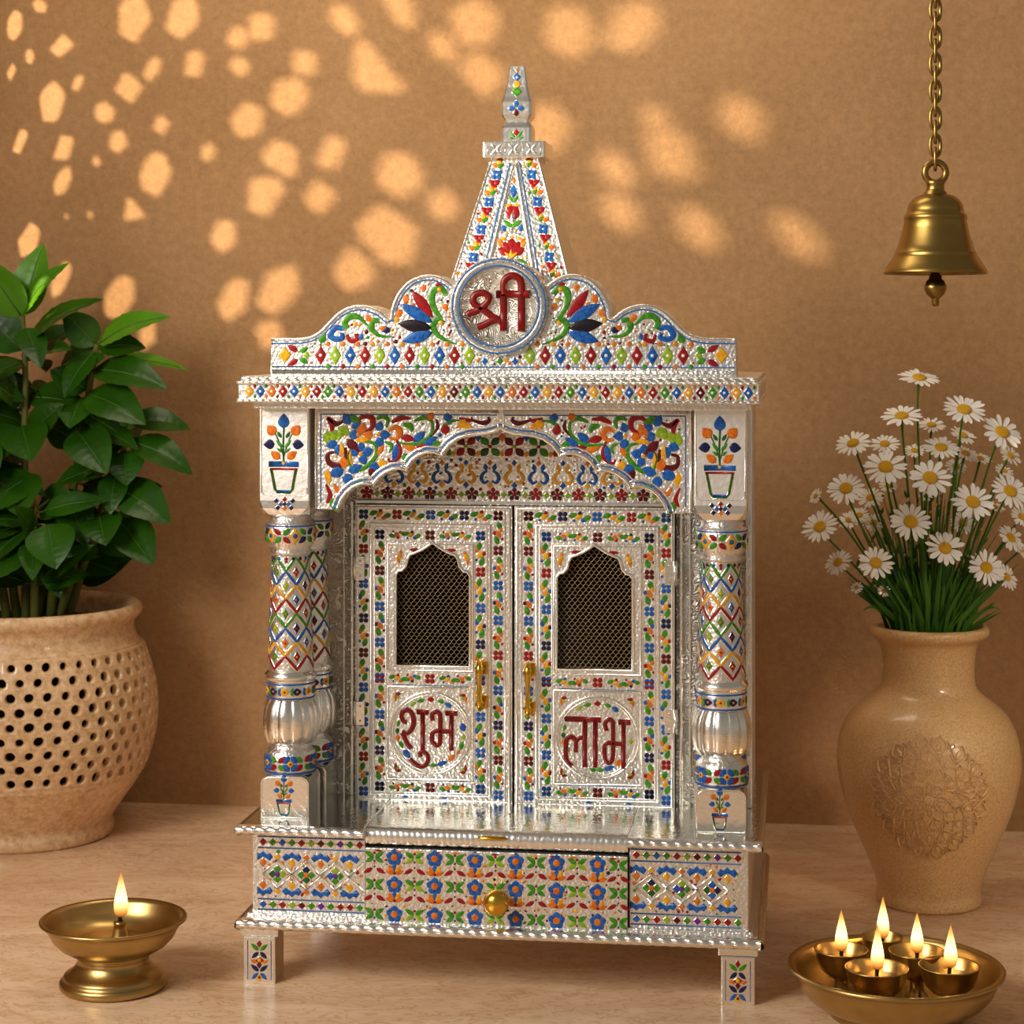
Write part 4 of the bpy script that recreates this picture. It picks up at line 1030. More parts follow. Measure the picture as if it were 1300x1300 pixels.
b = MB(); b.lathe([(r * k, z * k) for r, z in [(0, -41), (3.5, -40.5), (5, -37), (4.6, -32), (6, -30), (11, -26), (14, -19), (14, -15), (11, -8.5), (8, -6), (8, -3), (6, 0), (3, 10), (3, 60), (0, 85)]], 'old_brass', seg=32); part(b, 'clapper', bell)
b = MB()
for i in range(26):
    zc = 138 + 8 + i * 17.2; pts = []
    hl_, hw_ = 13.5, 6.6
    for j in range(24):
        t = 2 * PI * j / 24; cx_ = hw_ * math.copysign(abs(math.cos(t)) ** .8, math.cos(t)); cz_ = hl_ * math.copysign(abs(math.sin(t)) ** .8, math.sin(t)); a = (1.35 if i % 2 == 0 else .12) + R.uniform(-.12, .12) * 0
        pts.append((cx_ * k * math.cos(a), cx_ * k * math.sin(a), (zc + cz_) * k))
    b.tube(pts, 2.35 * k, 'old_brass', 8, closed=True)
part(b, 'chain', bell)

# ------------------------------------------------------------------ brass lamps and bowl
def flame_mesh(h, w):
    b = MB(); pr = []
    for i in range(15):
        t = i / 14; r = w / 2 * 1.05 * (math.sin(PI * min(1, t ** .52)) ** .9) * (1 - .22 * t) if 0 < t < 1 else 0
        pr.append((max(r, 0.00005), h * t))
    b.lathe(pr, 'flame', seg=16); return b
def flame_light(loc, power):
    l = bpy.data.lights.new('flame_light', 'POINT'); l.energy = power; l.color = (1, .55, .18); l.shadow_soft_size = .008
    o = bpy.data.objects.new('flame_light', l); COL.objects.link(o); o.location = loc
    return o
k = 2.63 / 2600
loc = place((144 - 650) * k, 2.63, 0)
dy = thing('oil_lamp', 'footed brass oil lamp with single flame on the marble floor by the plant pot', 'oil lamp', loc, AY)
b = MB(); b.lathe([(0, .001), (.060, 0), (.066, .001), (.0685, .004), (.0685, .009), (.0665, .012), (.063, .0135), (.0635, .016), (.0615, .019), (.057, .0215), (.051, .026), (.0465, .0325), (.0445, .0385), (.0465, .040), (.0465, .042), (.045, .0435), (.0560, .0475), (.0680, .0545), (.0770, .0640), (.0835, .0760), (.0865, .0830), (.0910, .0845), (.0935, .0860), (.0935, .0880), (.0915, .0892), (.0870, .0880), (.0835, .0840), (.0800, .0740), (.0720, .0640), (.0600, .0575), (.0450, .0540), (.02, .053), (0, .0530)], 'brass', seg=72); part(b, 'lamp_bowl', dy)
b = MB(); b.lathe([(0, .0575), (.056, .0575), (.0562, .0565)], 'oil', seg=48); part(b, 'oil', dy)
b = MB(); b.lathe([(.0125, .054), (.0125, .058), (.0105, .064), (.0078, .074), (.0072, .078), (.0082, .080), (.0080, .083), (.005, .084), (0, .084)], 'brass', (.008, .002), 28); part(b, 'wick_holder', dy)
b = MB(); b.tube([(.008, .002, .082), (.0083, .0015, .088), (.0095, .001, .093), (.0098, .0008, .097)], [.003, .0026, .0026, .0015], 'wick', 8); part(b, 'wick', dy)
b = flame_mesh(.060, .0185); part(b, 'flame', dy).location = (.0095, .001, .0880)
p = Vector(loc) + RGT * .0095; fl_ = flame_light((p.x, p.y, .118), .5)

k = 2.52 / 2600
tloc = place((1137 - 650) * k, 2.52, 0)
th = thing('brass_bowl', 'wide shallow brass bowl holding five small oil lamps', 'bowl', tloc, AY)
b = MB(); b.lathe([(0, .002), (.074, .002), (.078, 0), (.081, .001), (.0825, .007), (.080, .0085), (.094, .0135), (.108, .0225), (.118, .034), (.1235, .0465), (.1255, .0545), (.1290, .0560), (.1320, .0578), (.1325, .0600), (.1305, .0620), (.1270, .0618), (.1225, .0580), (.1195, .0470), (.1130, .0340), (.1020, .0230), (.0850, .0150), (.05, .0130), (0, .0130)], 'brass', seg=96); part(b, 'bowl_body', th)
def cup(name, x, depth, z_, r, fh, label, lean):
    kk = 2.52 / 2600
    t = thing(name, label, 'oil lamp', place(x, depth, .0132), AY, 'small oil lamps in the brass bowl')
    h = z_ - .0132
    b = MB(); b.lathe([(0, .0005), (.013, 0), (.0145, .001), (.0145, .003), (.011, .006), (.0085, .011), (.0085, h * .34), (.0105, h * .38), (r * .55, h * .44), (r * .78, h * .58), (r * .90, h * .76), (r * .965, h * .93), (r, h * .975), (r, h * .99), (r * .98, h), (r * .95, h * .985), (r * .86, h * .78), (r * .72, h * .62), (r * .5, h * .53), (0, h * .50)], 'brass', seg=48); part(b, 'cup', t)
    b = MB(); b.lathe([(0, h * .76), (r * .84, h * .76), (r * .845, h * .75)], 'oil', seg=36); part(b, 'oil', t)
    b = MB(); b.tube([(0, 0, h * .70), (0, -.001, h * .88), (lean * .5, -.001, h * 1.0), (lean, -.001, h * 1.08)], [.0026, .0024, .0026, .0016], 'wick', 8); part(b, 'wick', t)
    o = part(flame_mesh(fh, .0165), 'flame', t); o.location = (lean * .8, -.001, h * .93)
    q_ = place(x, depth, .0132 + h * .98 + fh * .45); flame_light(q_, .22)
for px, d_, r, fh, lb, ln in ((1068, 2.553, .0335, .053, 'small brass oil lamp at the left of the five in the bowl', 0), (1113, 2.478, .0385, .057, 'small brass oil lamp nearest the front rim of the bowl', .001), (1120, 2.607, .0265, .055, 'small brass oil lamp at the back of the bowl, half hidden by the others', .001),
                             (1164, 2.546, .0350, .052, 'small brass oil lamp in the middle of the bowl, right of the front one', 0), (1205, 2.486, .0370, .054, 'small brass oil lamp at the right of the bowl with a bent wick', .002)):
    cup('small_oil_lamp', (px - 650) / 2600 * d_, d_, .072, r, fh, lb, ln)

# ------------------------------------------------------------------ vase with daisies
VD = 3.03; vk = VD / 2600
vloc = place((1179 - 650) * vk, VD, 0)
vase = thing('ceramic_vase', 'speckled tan ceramic vase with an embossed medallion holding daisies', 'vase', vloc, AY - .2)
vp = [(0, .003), (.068, .002), (.073, 0), (.0765, .003), (.0770, .010), (.0755, .020), (.0765, .028), (.0835, .050), (.0960, .080), (.1110, .115), (.1240, .150), (.1320, .185), (.1340, .210), (.1310, .238), (.1230, .262), (.1100, .282), (.0930, .297), (.0780, .308), (.0700, .318), (.0670, .330), (.0665, .350), (.0685, .372), (.0735, .385), (.0810, .391), (.0865, .396), (.0880, .401), (.0865, .406), (.0820, .4085), (.0760, .4075), (.0690, .400), (.0620, .385), (.0590, .360), (.0600, .330), (.060, .27), (.0, .26)]
vps = [(r, z) for r, z in smooth_path(vp, 3)]
b = MB(); b.lathe([(max(0, r), z) for r, z in vps], 'vase_clay', seg=96)
def vr(t):
    z = t * mm
    for (r0, z0), (r1, z1) in zip(vps[20:], vps[21:]):
        if z0 <= z <= z1: return r0 + (r1 - r0) * (z - z0) / max(1e-6, z1 - z0)
    return .13
c = ArcCanvas(b, 0, 0, vr, 132, h=1.3, rim=False); VC = 178.0
def rel(pts, w, h=2.4): c.stroke(pts, w * 1.15, 'vase_clay', taper=(.5, .3), h=h * 1.5, k=9)
for ring_, (n_, r1, r2, wd) in enumerate(((8, 9, 26, 12), (10, 27, 48, 17), (14, 48, 70, 20), (16, 66, 90, 20))):
    for i in range(n_):
        a = 2 * PI * (i + .5 * (ring_ % 2)) / n_ + PI / 2; ca, sa = math.cos(a), math.sin(a); tr = lambda u, w_: (u * ca - w_ * sa, VC + (u * sa + w_ * ca) * 1.02)
        m_ = (r1 + r2) / 2
        rel([tr(r1, 0), tr(m_ - 2, wd * .5), tr(m_ + 4, wd * .42), tr(r2, 0)], 2.4); rel([tr(r1, 0), tr(m_ - 2, -wd * .5), tr(m_ + 4, -wd * .42), tr(r2, 0)], 2.4)
        c.petal(*tr(r1 + 4, 0), math.degrees(a), (r2 - r1) * .55, wd * .28, 'vase_clay', h=2.6)
        if ring_ > 0:
            for s_ in (-1, 1): rel([tr(m_ - 4, s_ * wd * .62), tr(m_ + 3, s_ * wd * .74), tr(m_ + 7, s_ * wd * .56), tr(m_ + 4, s_ * wd * .45)], 1.9)
c.circ(0, VC, 6.5, 'vase_clay', 14, h=2)
for i in range(10):
    a = 2 * PI * i / 10; c.circ(9.5 * math.cos(a), VC + 9.5 * math.sin(a), 2, 'vase_clay', 7, h=1.5)
part(b, 'vase_body', vase)
VL = Vector(vloc)
def loc2(x, y, z): return VL + RGT * x + FWD * y + Vector((0, 0, z))
# daisies: position in bouquet units (1 unit = vk), r, side turn, how far the face turns to the front, how deep in the bouquet
D = [
 (1167,480,27,.05,.40,0,'topmost daisy of the bouquet, seen nearly edge on'),
 (1143,528,26,-.12,.48,-.01,'daisy on a tall stem just below and left of the topmost daisy'),
 (1222,520,28,.05,.62,-.01,'large daisy right of the topmost stem, facing up'),
 (1268,548,28,.22,.72,-.02,'large daisy in the upper right of the bouquet, tilted right'),
 (1083,563,24,-.38,.52,0,'daisy at the upper left edge, turned left'),
 (1131,566,20,-.15,.55,.05,'smaller daisy behind the large upper left one'),
 (1193,542,19,.0,.45,.06,'pale daisy far back near the top, below the topmost daisy'),
 (1232,555,18,.25,.55,.05,'daisy back under the large upward facing one, turned right'),
 (1193,568,24,.0,.58,-.01,'middle daisy directly above the large central bloom'),
 (1171,575,14,-.1,.6,.06,'small pale daisy behind the central stems'),
 (1118,591,28,-.1,.74,-.04,'large front daisy left of the central bloom'),
 (1172,604,28,.02,.80,-.05,'large central daisy in the upper half of the bouquet'),
 (1235,578,18,.2,.5,.05,'daisy behind right of the middle stems with a double eye'),
 (1256,585,16,.1,.4,.06,'pale daisy low behind the upper right stem'),
 (1289,580,17,.4,.62,.03,'daisy near the right picture edge, below the tilted large one'),
 (1227,596,15,.0,.7,.07,'pale daisy hidden between the right hand stems'),
 (1071,619,25,-.22,.74,-.02,'large daisy on the left side, below the left turned one'),
 (1225,634,27,.1,.80,-.05,'large front daisy right of centre'),
 (1276,622,26,.22,.78,-.03,'large daisy at the right side, mid height'),
 (1287,601,14,.3,.5,.06,'small pale daisy behind the large right side bloom'),
 (1146,658,27,-.02,.84,-.06,'large front daisy left of centre at mid height'),
 (1110,634,18,-.3,.62,.03,'pale daisy tucked behind the left front blooms'),
 (1041,669,24,-.42,.70,0,'large daisy at the far left of the bouquet'),
 (1038,631,11,-.75,.5,.02,'small side-on daisy at the left edge above the far left bloom'),
 (1098,658,14,-.1,.66,.05,'pale small daisy behind the left stems, upper of the pair'),
 (1085,664,15,-.3,.62,.05,'pale small daisy behind the left stems, leftmost of the pair'),
 (1115,667,15,-.1,.7,.04,'pale daisy just left of the mid height front bloom'),
 (1187,690,25,.04,.86,-.07,'front daisy lowest in the centre'),
 (1228,666,17,.05,.82,.03,'pale daisy below the right of centre bloom'),
 (1104,710,23,-.12,.84,-.05,'front daisy at the lower left'),
 (1242,716,24,.12,.86,-.05,'front daisy at the lower right'),
 (1281,682,21,.5,.66,-.01,'daisy at the right side turned away to the right'),
 (1064,714,19,-.55,.62,0,'daisy at the lower left edge, turned left'),
 (1276,732,18,.5,.72,-.01,'lowest daisy on the right, turned right and down'),
 (1297,656,16,.3,.75,0,'daisy cut by the right picture edge'),
 (1299,699,13,.6,.6,.01,'small daisy at the right picture edge below the cut one'),
 (1116,746,9,.05,.85,-.04,'tiny half open daisy low at the left of the stems'),
 (1086,745,9,-.3,.7,-.01,'tiny ragged daisy at the end of a low left stem'),
 (1275,648,14,.2,.4,.06,'pale daisy seen from the side behind the right blooms'),
 (1137,621,13,-.1,.6,.06,'pale small daisy between the two upper front blooms'),
 (1184,633,9,0,.8,.05,'tiny pale daisy below the central bloom'),
 (1137,705,8,0,.7,.04,'tiny orange daisy bud among the lower stems')]
def petals_mesh(npet, seed, wid):
    r_ = random.Random(seed); b = MB()
    for i in range(npet):
        a = 2 * PI * (i + r_.uniform(-.2, .2)) / npet; L = r_.uniform(.92, 1.04); wd = wid * r_.uniform(.85, 1.1); dr = r_.uniform(-.10, .10); lift = r_.uniform(-.01, .02); vs = []
        nl = 7
        for j in range(nl):
            t = j / (nl - 1); rr = .22 + (L - .22) * t; w = wd * (.35 + .65 * math.sin(PI * min(.5, t * .62)) ) * (1 if t < .72 else math.sqrt(max(0.02, 1 - ((t - .72) / .285) ** 2)))
            z = .10 * t * (1 - t) * 1.2 + dr * t * t + lift
            for q_, s_ in enumerate((-1, 0, 1)):
                vs.append((rr * math.cos(a) - s_ * w / 2 * math.sin(a), rr * math.sin(a) + s_ * w / 2 * math.cos(a), z + (.0 if s_ else -.025)))
        b.add(vs, [(j * 3 + q_, (j + 1) * 3 + q_, (j + 1) * 3 + q_ + 1, j * 3 + q_ + 1) for j in range(nl - 1) for q_ in range(2)], 'petal', True)
    return b
PM = [petals_mesh(n_, s_, w_) for n_, s_, w_ in ((18, 1, .225), (17, 2, .24), (19, 3, .215), (14, 5, .28))]
eye = MB(); eye.lathe([(0, -.02), (.30, -.02), (.335, .02), (.33, .07), (.27, .115), (.15, .135), (.05, .125), (0, .12)], 'daisy_eye', seg=20)
cal = MB(); cal.lathe([(.05, -.36), (.10, -.30), (.20, -.17), (.30, -.07), (.34, -.01), (.2, .0), (0, .0)], 'daisy_stem', seg=16)
protos = []
for i, (x, y, r, nx, nf, dp, lb) in enumerate(D):
    hx, hz = (x - 1179) * vk, .832 - (y - 430) * vk
    r_ = r * vk
    head = loc2(hx, dp, hz)
    nz = math.sqrt(max(.02, 1 - nx * nx - nf * nf)); nrm = (RGT * nx - FWD * nf + Vector((0, 0, nz))).normalized()
    bx, by = max(-.045, min(.045, hx * .35 + R.uniform(-.012, .012))), max(-.04, min(.04, dp * .6 + R.uniform(-.012, .012)))
    base = loc2(bx, by, .385)
    t = thing('daisy', lb if 'daisy' in lb else lb, 'flower', base, AY, 'daisies in the ceramic vase')
    inv = Matrix.Rotation(-AY, 4, 'Z')
    toloc = lambda P: inv @ (Vector(P) - base)
    # stem
    p3 = head - nrm * r_ * .33; p0 = base
    p1 = p0 + Vector((0, 0, (p3.z - p0.z) * .35)) + (p3 - p0) * .15; p2 = p3 - nrm * max(.03, (p3 - p0).length * .22); 
    p2 = p2.lerp(p0 + (p3 - p0) * .7, .35)
    pts = []
    for j in range(14):
        s_ = j / 13; q_ = p0 * (1 - s_) ** 3 + p1 * 3 * s_ * (1 - s_) ** 2 + p2 * 3 * s_ * s_ * (1 - s_) + p3 * s_ ** 3; pts.append(toloc(q_))
    b = MB(); b.tube(pts, [.0021 - .0006 * j / 13 + (.0008 if j == 13 else 0) for j in range(14)], 'daisy_stem', 7)
    if r > 16:
        for j in (4, 7):      # small stem leaves
            dr = Vector((R.uniform(-1, 1), R.uniform(-1, .3), .9)).normalized(); l_ = R.uniform(.018, .032); a_ = pts[j]; sd = dr.cross(Vector((0, 1, .2))).normalized()
            b.add([a_, a_ + dr * l_ * .5 + sd * .0028, a_ + dr * l_, a_ + dr * l_ * .5 - sd * .0028, a_ + dr * l_ * .5 + Vector((0, -.0015, 0))], [(0, 1, 4), (1, 2, 4), (2, 3, 4), (3, 0, 4)], 'daisy_stem')
    part(b, 'stem', t)
    rot = nrm.to_track_quat('Z', 'Y').to_matrix().to_4x4() @ Matrix.Rotation(R.uniform(0, 6.28), 4, 'Z')
    M_ = inv @ Matrix.Translation(head - base) @ rot @ Matrix.Diagonal((r_, r_, r_, 1))
    for src, nm in ((PM[i % 4] if r > 9 else PM[3], 'petals'), (eye, 'flower_center'), (cal, 'calyx')):
        key = (id(src), nm); pr_ = [o for kk_, o in protos if kk_ == key]
        if not pr_: o = src.build(nm, t); protos.append((key, o))
        else: o = pr_[0].copy(); COL.objects.link(o); o.parent = t
        o.matrix_local = M_
# green filler
b = MB()
for i in range(620):
    a = R.uniform(0, 2 * PI); rr = .052 * math.sqrt(R.random()); x0, y0 = rr * math.cos(a), rr * math.sin(a) * .9
    L = R.uniform(.04, .13) * (1.15 - .35 * rr / .055); 
    wk = 1
    if R.random() < .12: L = R.uniform(.13, .22); wk = .5
    sp_ = R.uniform(.1, .85); tip = Vector((x0 * (1 + 1.5 * sp_) + R.gauss(0, .012), y0 * (1 + .8 * sp_) + R.gauss(0, .012), .39 + L)); p0 = Vector((x0, y0, .372)); mid = p0.lerp(tip, .5) + Vector((-x0 * .3, 0, L * .12)); w = R.uniform(.0012, .0034) * wk
    sd = (tip - p0).cross(Vector((R.uniform(-.4, .4), -1, 0))).normalized(); pts = [p0, p0.lerp(mid, .6), mid, mid.lerp(tip, .55), tip]; vs = []
    for p_, w_ in zip(pts, (.5, .8, 1, .8, .05)): vs += [p_ - sd * w * w_, p_ + sd * w * w_]
    b.add(vs, [(2 * j, 2 * j + 1, 2 * j + 3, 2 * j + 2) for j in range(4)], R.choice(('grass', 'grass', 'daisy_stem')), True)
for i in range(70):    # tiny buds and seed heads
    a = R.uniform(0, 2 * PI); rr = R.uniform(.01, .085); x, y, z = rr * math.cos(a), rr * math.sin(a) * .6, R.uniform(.46, .60); s_ = R.uniform(.0014, .003)
    b.add([(x + s_, y, z), (x, y + s_, z), (x - s_, y, z), (x, y - s_, z), (x, y, z + s_ * 1.6), (x, y, z - s_ * 1.6)], [(0, 1, 4), (1, 2, 4), (2, 3, 4), (3, 0, 4), (1, 0, 5), (2, 1, 5), (3, 2, 5), (0, 3, 5)], R.choice(('daisy_eye', 'petal_back', 'grass')), True)
    b.tube([(x, y, z), (x * .8, y * .8, z - .05), (x * .5, y * .5, .39)], .0006, 'daisy_stem', 4, caps=False)
for dx, l_ in ((-.085, .03), (.085, .03)):   # two leaves hanging over the mouth
    sg = 1 if dx > 0 else -1; vs = []
    for j in range(9):
        t = j / 8; w = .0075 * math.sin(PI * t ** .8) if 0 < t < 1 else .0004; x = sg * (.062 + .038 * t); z = .418 + .020 * math.sin(PI * t * .75); vs += [(x, -.02 - w, z - w * .3), (x, -.02, z + .002), (x, -.02 + w, z - w * .3)]
    b.add(vs, [(j * 3 + q_, (j + 1) * 3 + q_, (j + 1) * 3 + q_ + 1, j * 3 + q_ + 1) for j in range(8) for q_ in range(2)], 'daisy_stem', True)
g = b.build('flower_foliage'); g.location = vloc; g.rotation_euler = (0, 0, AY)
tag(g, 'dense green leaves and thin stems filling the mouth of the vase', 'foliage', kind='stuff')

# ------------------------------------------------------------------ potted plant
PD = 3.449; pk = PD / 2600
ploc = place((30 - 650) * pk, PD, 0)
plant = thing('potted_plant', 'leafy green plant in a pierced lattice clay pot by the tan wall', 'plant', ploc, AY)
pp = [(0, .003), (.138, .002), (.146, 0), (.150, .004), (.150, .018), (.146, .024), (.150, .032), (.166, .056), (.185, .082), (.199, .104)]
ptop = [(.194, .322), (.190, .326), (.187, .333), (.183, .345), (.184, .356), (.190, .363), (.1955, .369), (.197, .376), (.195, .383), (.189, .387), (.181, .385), (.174, .377), (.170, .365), (.169, .30)]
lat = lambda z: .2005 + .0245 * math.sin(PI * max(0, min(1, (z - .106) / .222)) ** .95) - .004 * (z - .108) / .215
b = MB(); b.lathe(smooth_path(pp[2:], 3) if False else pp + [(.2015, .107), (.2010, .110), (lat(.113), .113)], 'pot_clay', seg=96)
b.lathe([(lat(.319), .319), (.1945, .3205), (.1955, .322)] + ptop, 'pot_clay', seg=96)
nh, nr = 46, 9; z0, z1 = .113, .319; dz = (z1 - z0) / nr; dth = 2 * PI / nh
def pc(a, z, ins=0): r = lat(z) - ins; return (r * math.sin(a), -r * math.cos(a), z)
for rI in range(nr):
    zc = z0 + (rI + .5) * dz
    for i in range(nh):
        ac = (i + .5 * (rI % 2)) * dth; jr = R.uniform(.82, 1.08); rad = .0082 * jr; n_ = 12; vs = []
        for q_ in range(n_):
            t = 2 * PI * q_ / n_ + PI / n_; ct, st_ = math.cos(t), math.sin(t); m_ = max(abs(ct), abs(st_)); vs.append(pc(ac + ct / m_ * dth / 2, zc + st_ / m_ * dz / 2))
        for f_, ins in ((1.22, -.0012), (1.0, .0006), (.92, .012)):
            for q_ in range(n_):
                t = 2 * PI * q_ / n_ + PI / n_; vs.append(pc(ac + rad * f_ * math.cos(t) / .22, zc + rad * f_ * math.sin(t) * .95, ins))
        fs = []
        for l_ in range(3):
            for q_ in range(n_): q2 = (q_ + 1) % n_; fs.append((l_ * n_ + q_, l_ * n_ + q2, (l_ + 1) * n_ + q2, (l_ + 1) * n_ + q_))
        b.add(vs, fs, 'pot_clay', True)
part(b, 'clay_pot', plant)
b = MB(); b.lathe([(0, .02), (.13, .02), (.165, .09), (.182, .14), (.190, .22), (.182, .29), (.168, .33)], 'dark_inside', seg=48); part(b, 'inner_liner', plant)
b = MB(); vs = []; n_ = 40
vs = [(0, 0, .357)]; fs = []
for j in range(1, 9):
    for i in range(n_):
        a = 2 * PI * i / n_; r = .171 * j / 8; vs.append((r * math.cos(a), r * math.sin(a), .352 + R.uniform(-.004, .006)))
for i in range(n_):
    fs.append((0, 1 + i, 1 + (i + 1) % n_))
    for j in range(7): fs.append((1 + j * n_ + i, 1 + (j + 1) * n_ + i, 1 + (j + 1) * n_ + (i + 1) % n_, 1 + j * n_ + (i + 1) % n_))
b.add(vs, fs, 'soil'); part(b, 'soil', plant)
def leaf(b, base, tip, face, wd, sag=.12, fold=.25, mat='leaf', curl=0):
    """leaf from base to tip (Vectors); face = direction its upper side looks to"""
    base, tip, face = Vector(base), Vector(tip), Vector(face); ax = tip - base; L = ax.length; ax.normalize()
    sd = ax.cross(face).normalized(); nn = sd.cross(ax).normalized(); nl, nw = 22, 6; vs = []
    for j in range(nl + 1):
        t = j / nl; w = wd / 2 * (math.sin(PI * min(1, t ** .78)) ** .8) * (1 - .15 * t)
        if t > .86: w = min(w, wd / 2 * .42 * ((1 - t) / .14) ** 1.1 + .0004)
        if t < .06: w = max(.0012, w * t / .06)
        c_ = base + ax * L * t + nn * L * (sag * math.sin(PI * t) - curl * t * t)
        for i in range(nw + 1):
            s_ = i / nw * 2 - 1; v_ = .0017 * math.cos(2 * PI * (t * 8 - abs(s_) * 1.3)) * (1 - abs(s_) * .5) * (abs(s_) > .1) * min(1, w / .01)
            vs.append(c_ + sd * s_ * w + nn * (abs(s_) * w * fold - .35 * fold * w * s_ * s_ + v_))
    m_ = nw + 1
    b.add(vs, [(j * m_ + i, j * m_ + i + 1, (j + 1) * m_ + i + 1, (j + 1) * m_ + i) for j in range(nl) for i in range(nw)], mat, True)
    b.tube([base + ax * L * t + nn * (L * (sag * math.sin(PI * t) - curl * t * t) + .0006) for t in (0, .15, .3, .45, .6, .75, .9)], [.0017, .0015, .0013, .0011, .0009, .0007, .0004], 'leaf_rib', 5)
PX = lambda x, y, d=0: Vector(((x - 30) * pk, d, .832 - (y - 430) * pk))
# stems: list of plant-plane points (units of pk) with depth, and their leaves (base, tip, width, facing x/front/up, depth base, depth tip, material)
ST = [
 ([(33,790,0),(34,700,-.01),(33,560,-.01),(32,470,0),(29,400,0)], [
   ((29,402),(52,308),46,(-.1,-.9,.3),0,.02,'glow_young_leaf'),((30,398),(92,334),30,(.2,-.55,.8),0,-.02,'glow_young_leaf'),((28,402),(-18,326),46,(-.3,-.85,.4),0,-.02,'glow_young_leaf'),((33,440),(137,380),44,(.1,-.5,.85),0,-.03,'leaf'),((34,452),(96,414),38,(.2,-.5,.8),.02,.05,'leaf'),
   ((28,445),(-40,380),50,(-.3,-.8,.5),0,.01,'leaf'),((30,460),(-30,500),42,(-.3,-.75,.6),0,-.05,'leaf'),((36,458),(100,444),42,(.2,-.6,.8),0,-.05,'leaf'),((34,540),(56,582),56,(.05,-.95,.35),-.03,-.09,'leaf'),((32,600),(44,650),56,(.0,-.97,.3),-.04,-.1,'leaf'),
   ((33,545),(-30,590),50,(-.3,-.9,.3),-.02,-.08,'leaf'),((33,505),(110,520),46,(.3,-.7,.6),.02,.02,'leaf'),((32,520),(-20,470),46,(-.3,-.7,.6),.03,.03,'leaf')]),
 ([(60,790,.03),(85,640,.03),(106,520,.02),(120,445,.01),(122,440,.01)], [
   ((121,438),(80,395),40,(-.2,-.85,.4),.01,.0,'leaf'),((118,446),(108,470),40,(-.2,-.9,.3),.01,-.02,'leaf'),((123,438),(217,402),44,(.1,-.6,.8),.01,.0,'glow_young_leaf'),((123,442),(183,442),36,(.2,-.75,.6),.01,.02,'leaf'),((118,470),(217,494),50,(.1,-.7,.7),.0,-.03,'leaf'),((125,465),(234,471),30,(.1,-.5,.85),.03,.05,'glow_young_leaf'),
   ((112,500),(192,538),54,(.2,-.8,.55),-.01,-.05,'leaf'),((105,505),(98,542),46,(-.1,-.9,.4),-.01,-.06,'leaf'),((108,495),(60,470),40,(-.2,-.8,.5),.02,.02,'leaf'),((100,545),(148,598),54,(.2,-.9,.35),-.02,-.08,'leaf'),((95,560),(50,540),44,(-.2,-.8,.5),.03,.03,'leaf')]),
 ([(80,790,.03),(115,680,.02),(150,590,.0),(168,545,0)], [
   ((165,535),(240,546),38,(.2,-.7,.7),0,.02,'leaf'),((165,560),(247,602),44,(.15,-.7,.7),0,-.02,'leaf'),((160,572),(168,614),44,(.1,-.95,.3),-.01,-.05,'leaf'),((150,620),(223,662),54,(.2,-.8,.55),-.01,-.05,'leaf'),((150,660),(201,714),52,(.25,-.85,.45),0,-.05,'leaf'),((130,650),(148,686),50,(.1,-.95,.3),-.03,-.09,'leaf'),
   ((150,560),(130,520),40,(-.2,-.8,.5),.02,.03,'leaf'),((125,680),(167,706),38,(.2,-.85,.4),.02,.0,'leaf'),((160,545),(164,525),20,(0,-.8,.5),0,0,'glow_young_leaf')]),
 ([(48,790,-.02),(52,700,-.05),(55,640,-.06)], [
   ((75,660),(93,712),56,(.1,-.95,.3),-.08,-.13,'leaf'),((40,680),(3,730),56,(-.2,-.93,.3),-.06,-.12,'leaf'),((55,640),(108,632),46,(.2,-.85,.45),-.03,-.06,'leaf'),((30,690),(55,735),40,(.1,-.95,.2),-.02,-.06,'leaf'),((60,690),(85,755),36,(.1,-.95,.2),-.02,-.05,'leaf'),((50,600),(-15,650),50,(-.3,-.9,.3),-.04,-.1,'leaf'),((85,620),(120,690),46,(.2,-.9,.3),-.02,-.06,'leaf')]),
 ([(10,790,0),(-5,680,-.02),(-25,560,-.03),(-40,470,-.03)], [
   ((-20,560),(10,610),50,(.1,-.95,.3),-.05,-.1,'leaf'),((-30,500),(16,470),46,(.1,-.7,.6),-.03,-.06,'leaf'),((-40,470),(-90,440),46,(-.3,-.7,.6),-.03,-.03,'leaf'),((-10,650),(-60,690),50,(-.3,-.9,.3),-.04,-.1,'leaf'),((-38,470),(-20,410),44,(0,-.85,.5),-.02,0,'glow_young_leaf'),((-30,540),(-100,560),50,(-.3,-.8,.5),-.03,-.06,'leaf'),((-10,700),(-5,750),44,(-.1,-.95,.2),-.05,-.1,'leaf'),((-40,600),(-110,640),50,(-.3,-.9,.3),-.02,-.06,'leaf')]),
 ([(70,790,.06),(95,720,.07),(140,640,.06)], [((100,715),(145,730),36,(.2,-.8,.5),.04,.03,'leaf'),((120,680),(60,640),44,(-.2,-.85,.4),.05,.04,'leaf'),((140,640),(200,620),40,(.2,-.7,.6),.06,.05,'leaf')]),
 ([(0,790,.05),(-20,690,.06),(-50,600,.06)], [((-30,650),(-90,600),44,(-.2,-.85,.4),.05,.04,'leaf'),((-50,600),(-10,540),44,(.2,-.8,.5),.06,.05,'leaf')])]
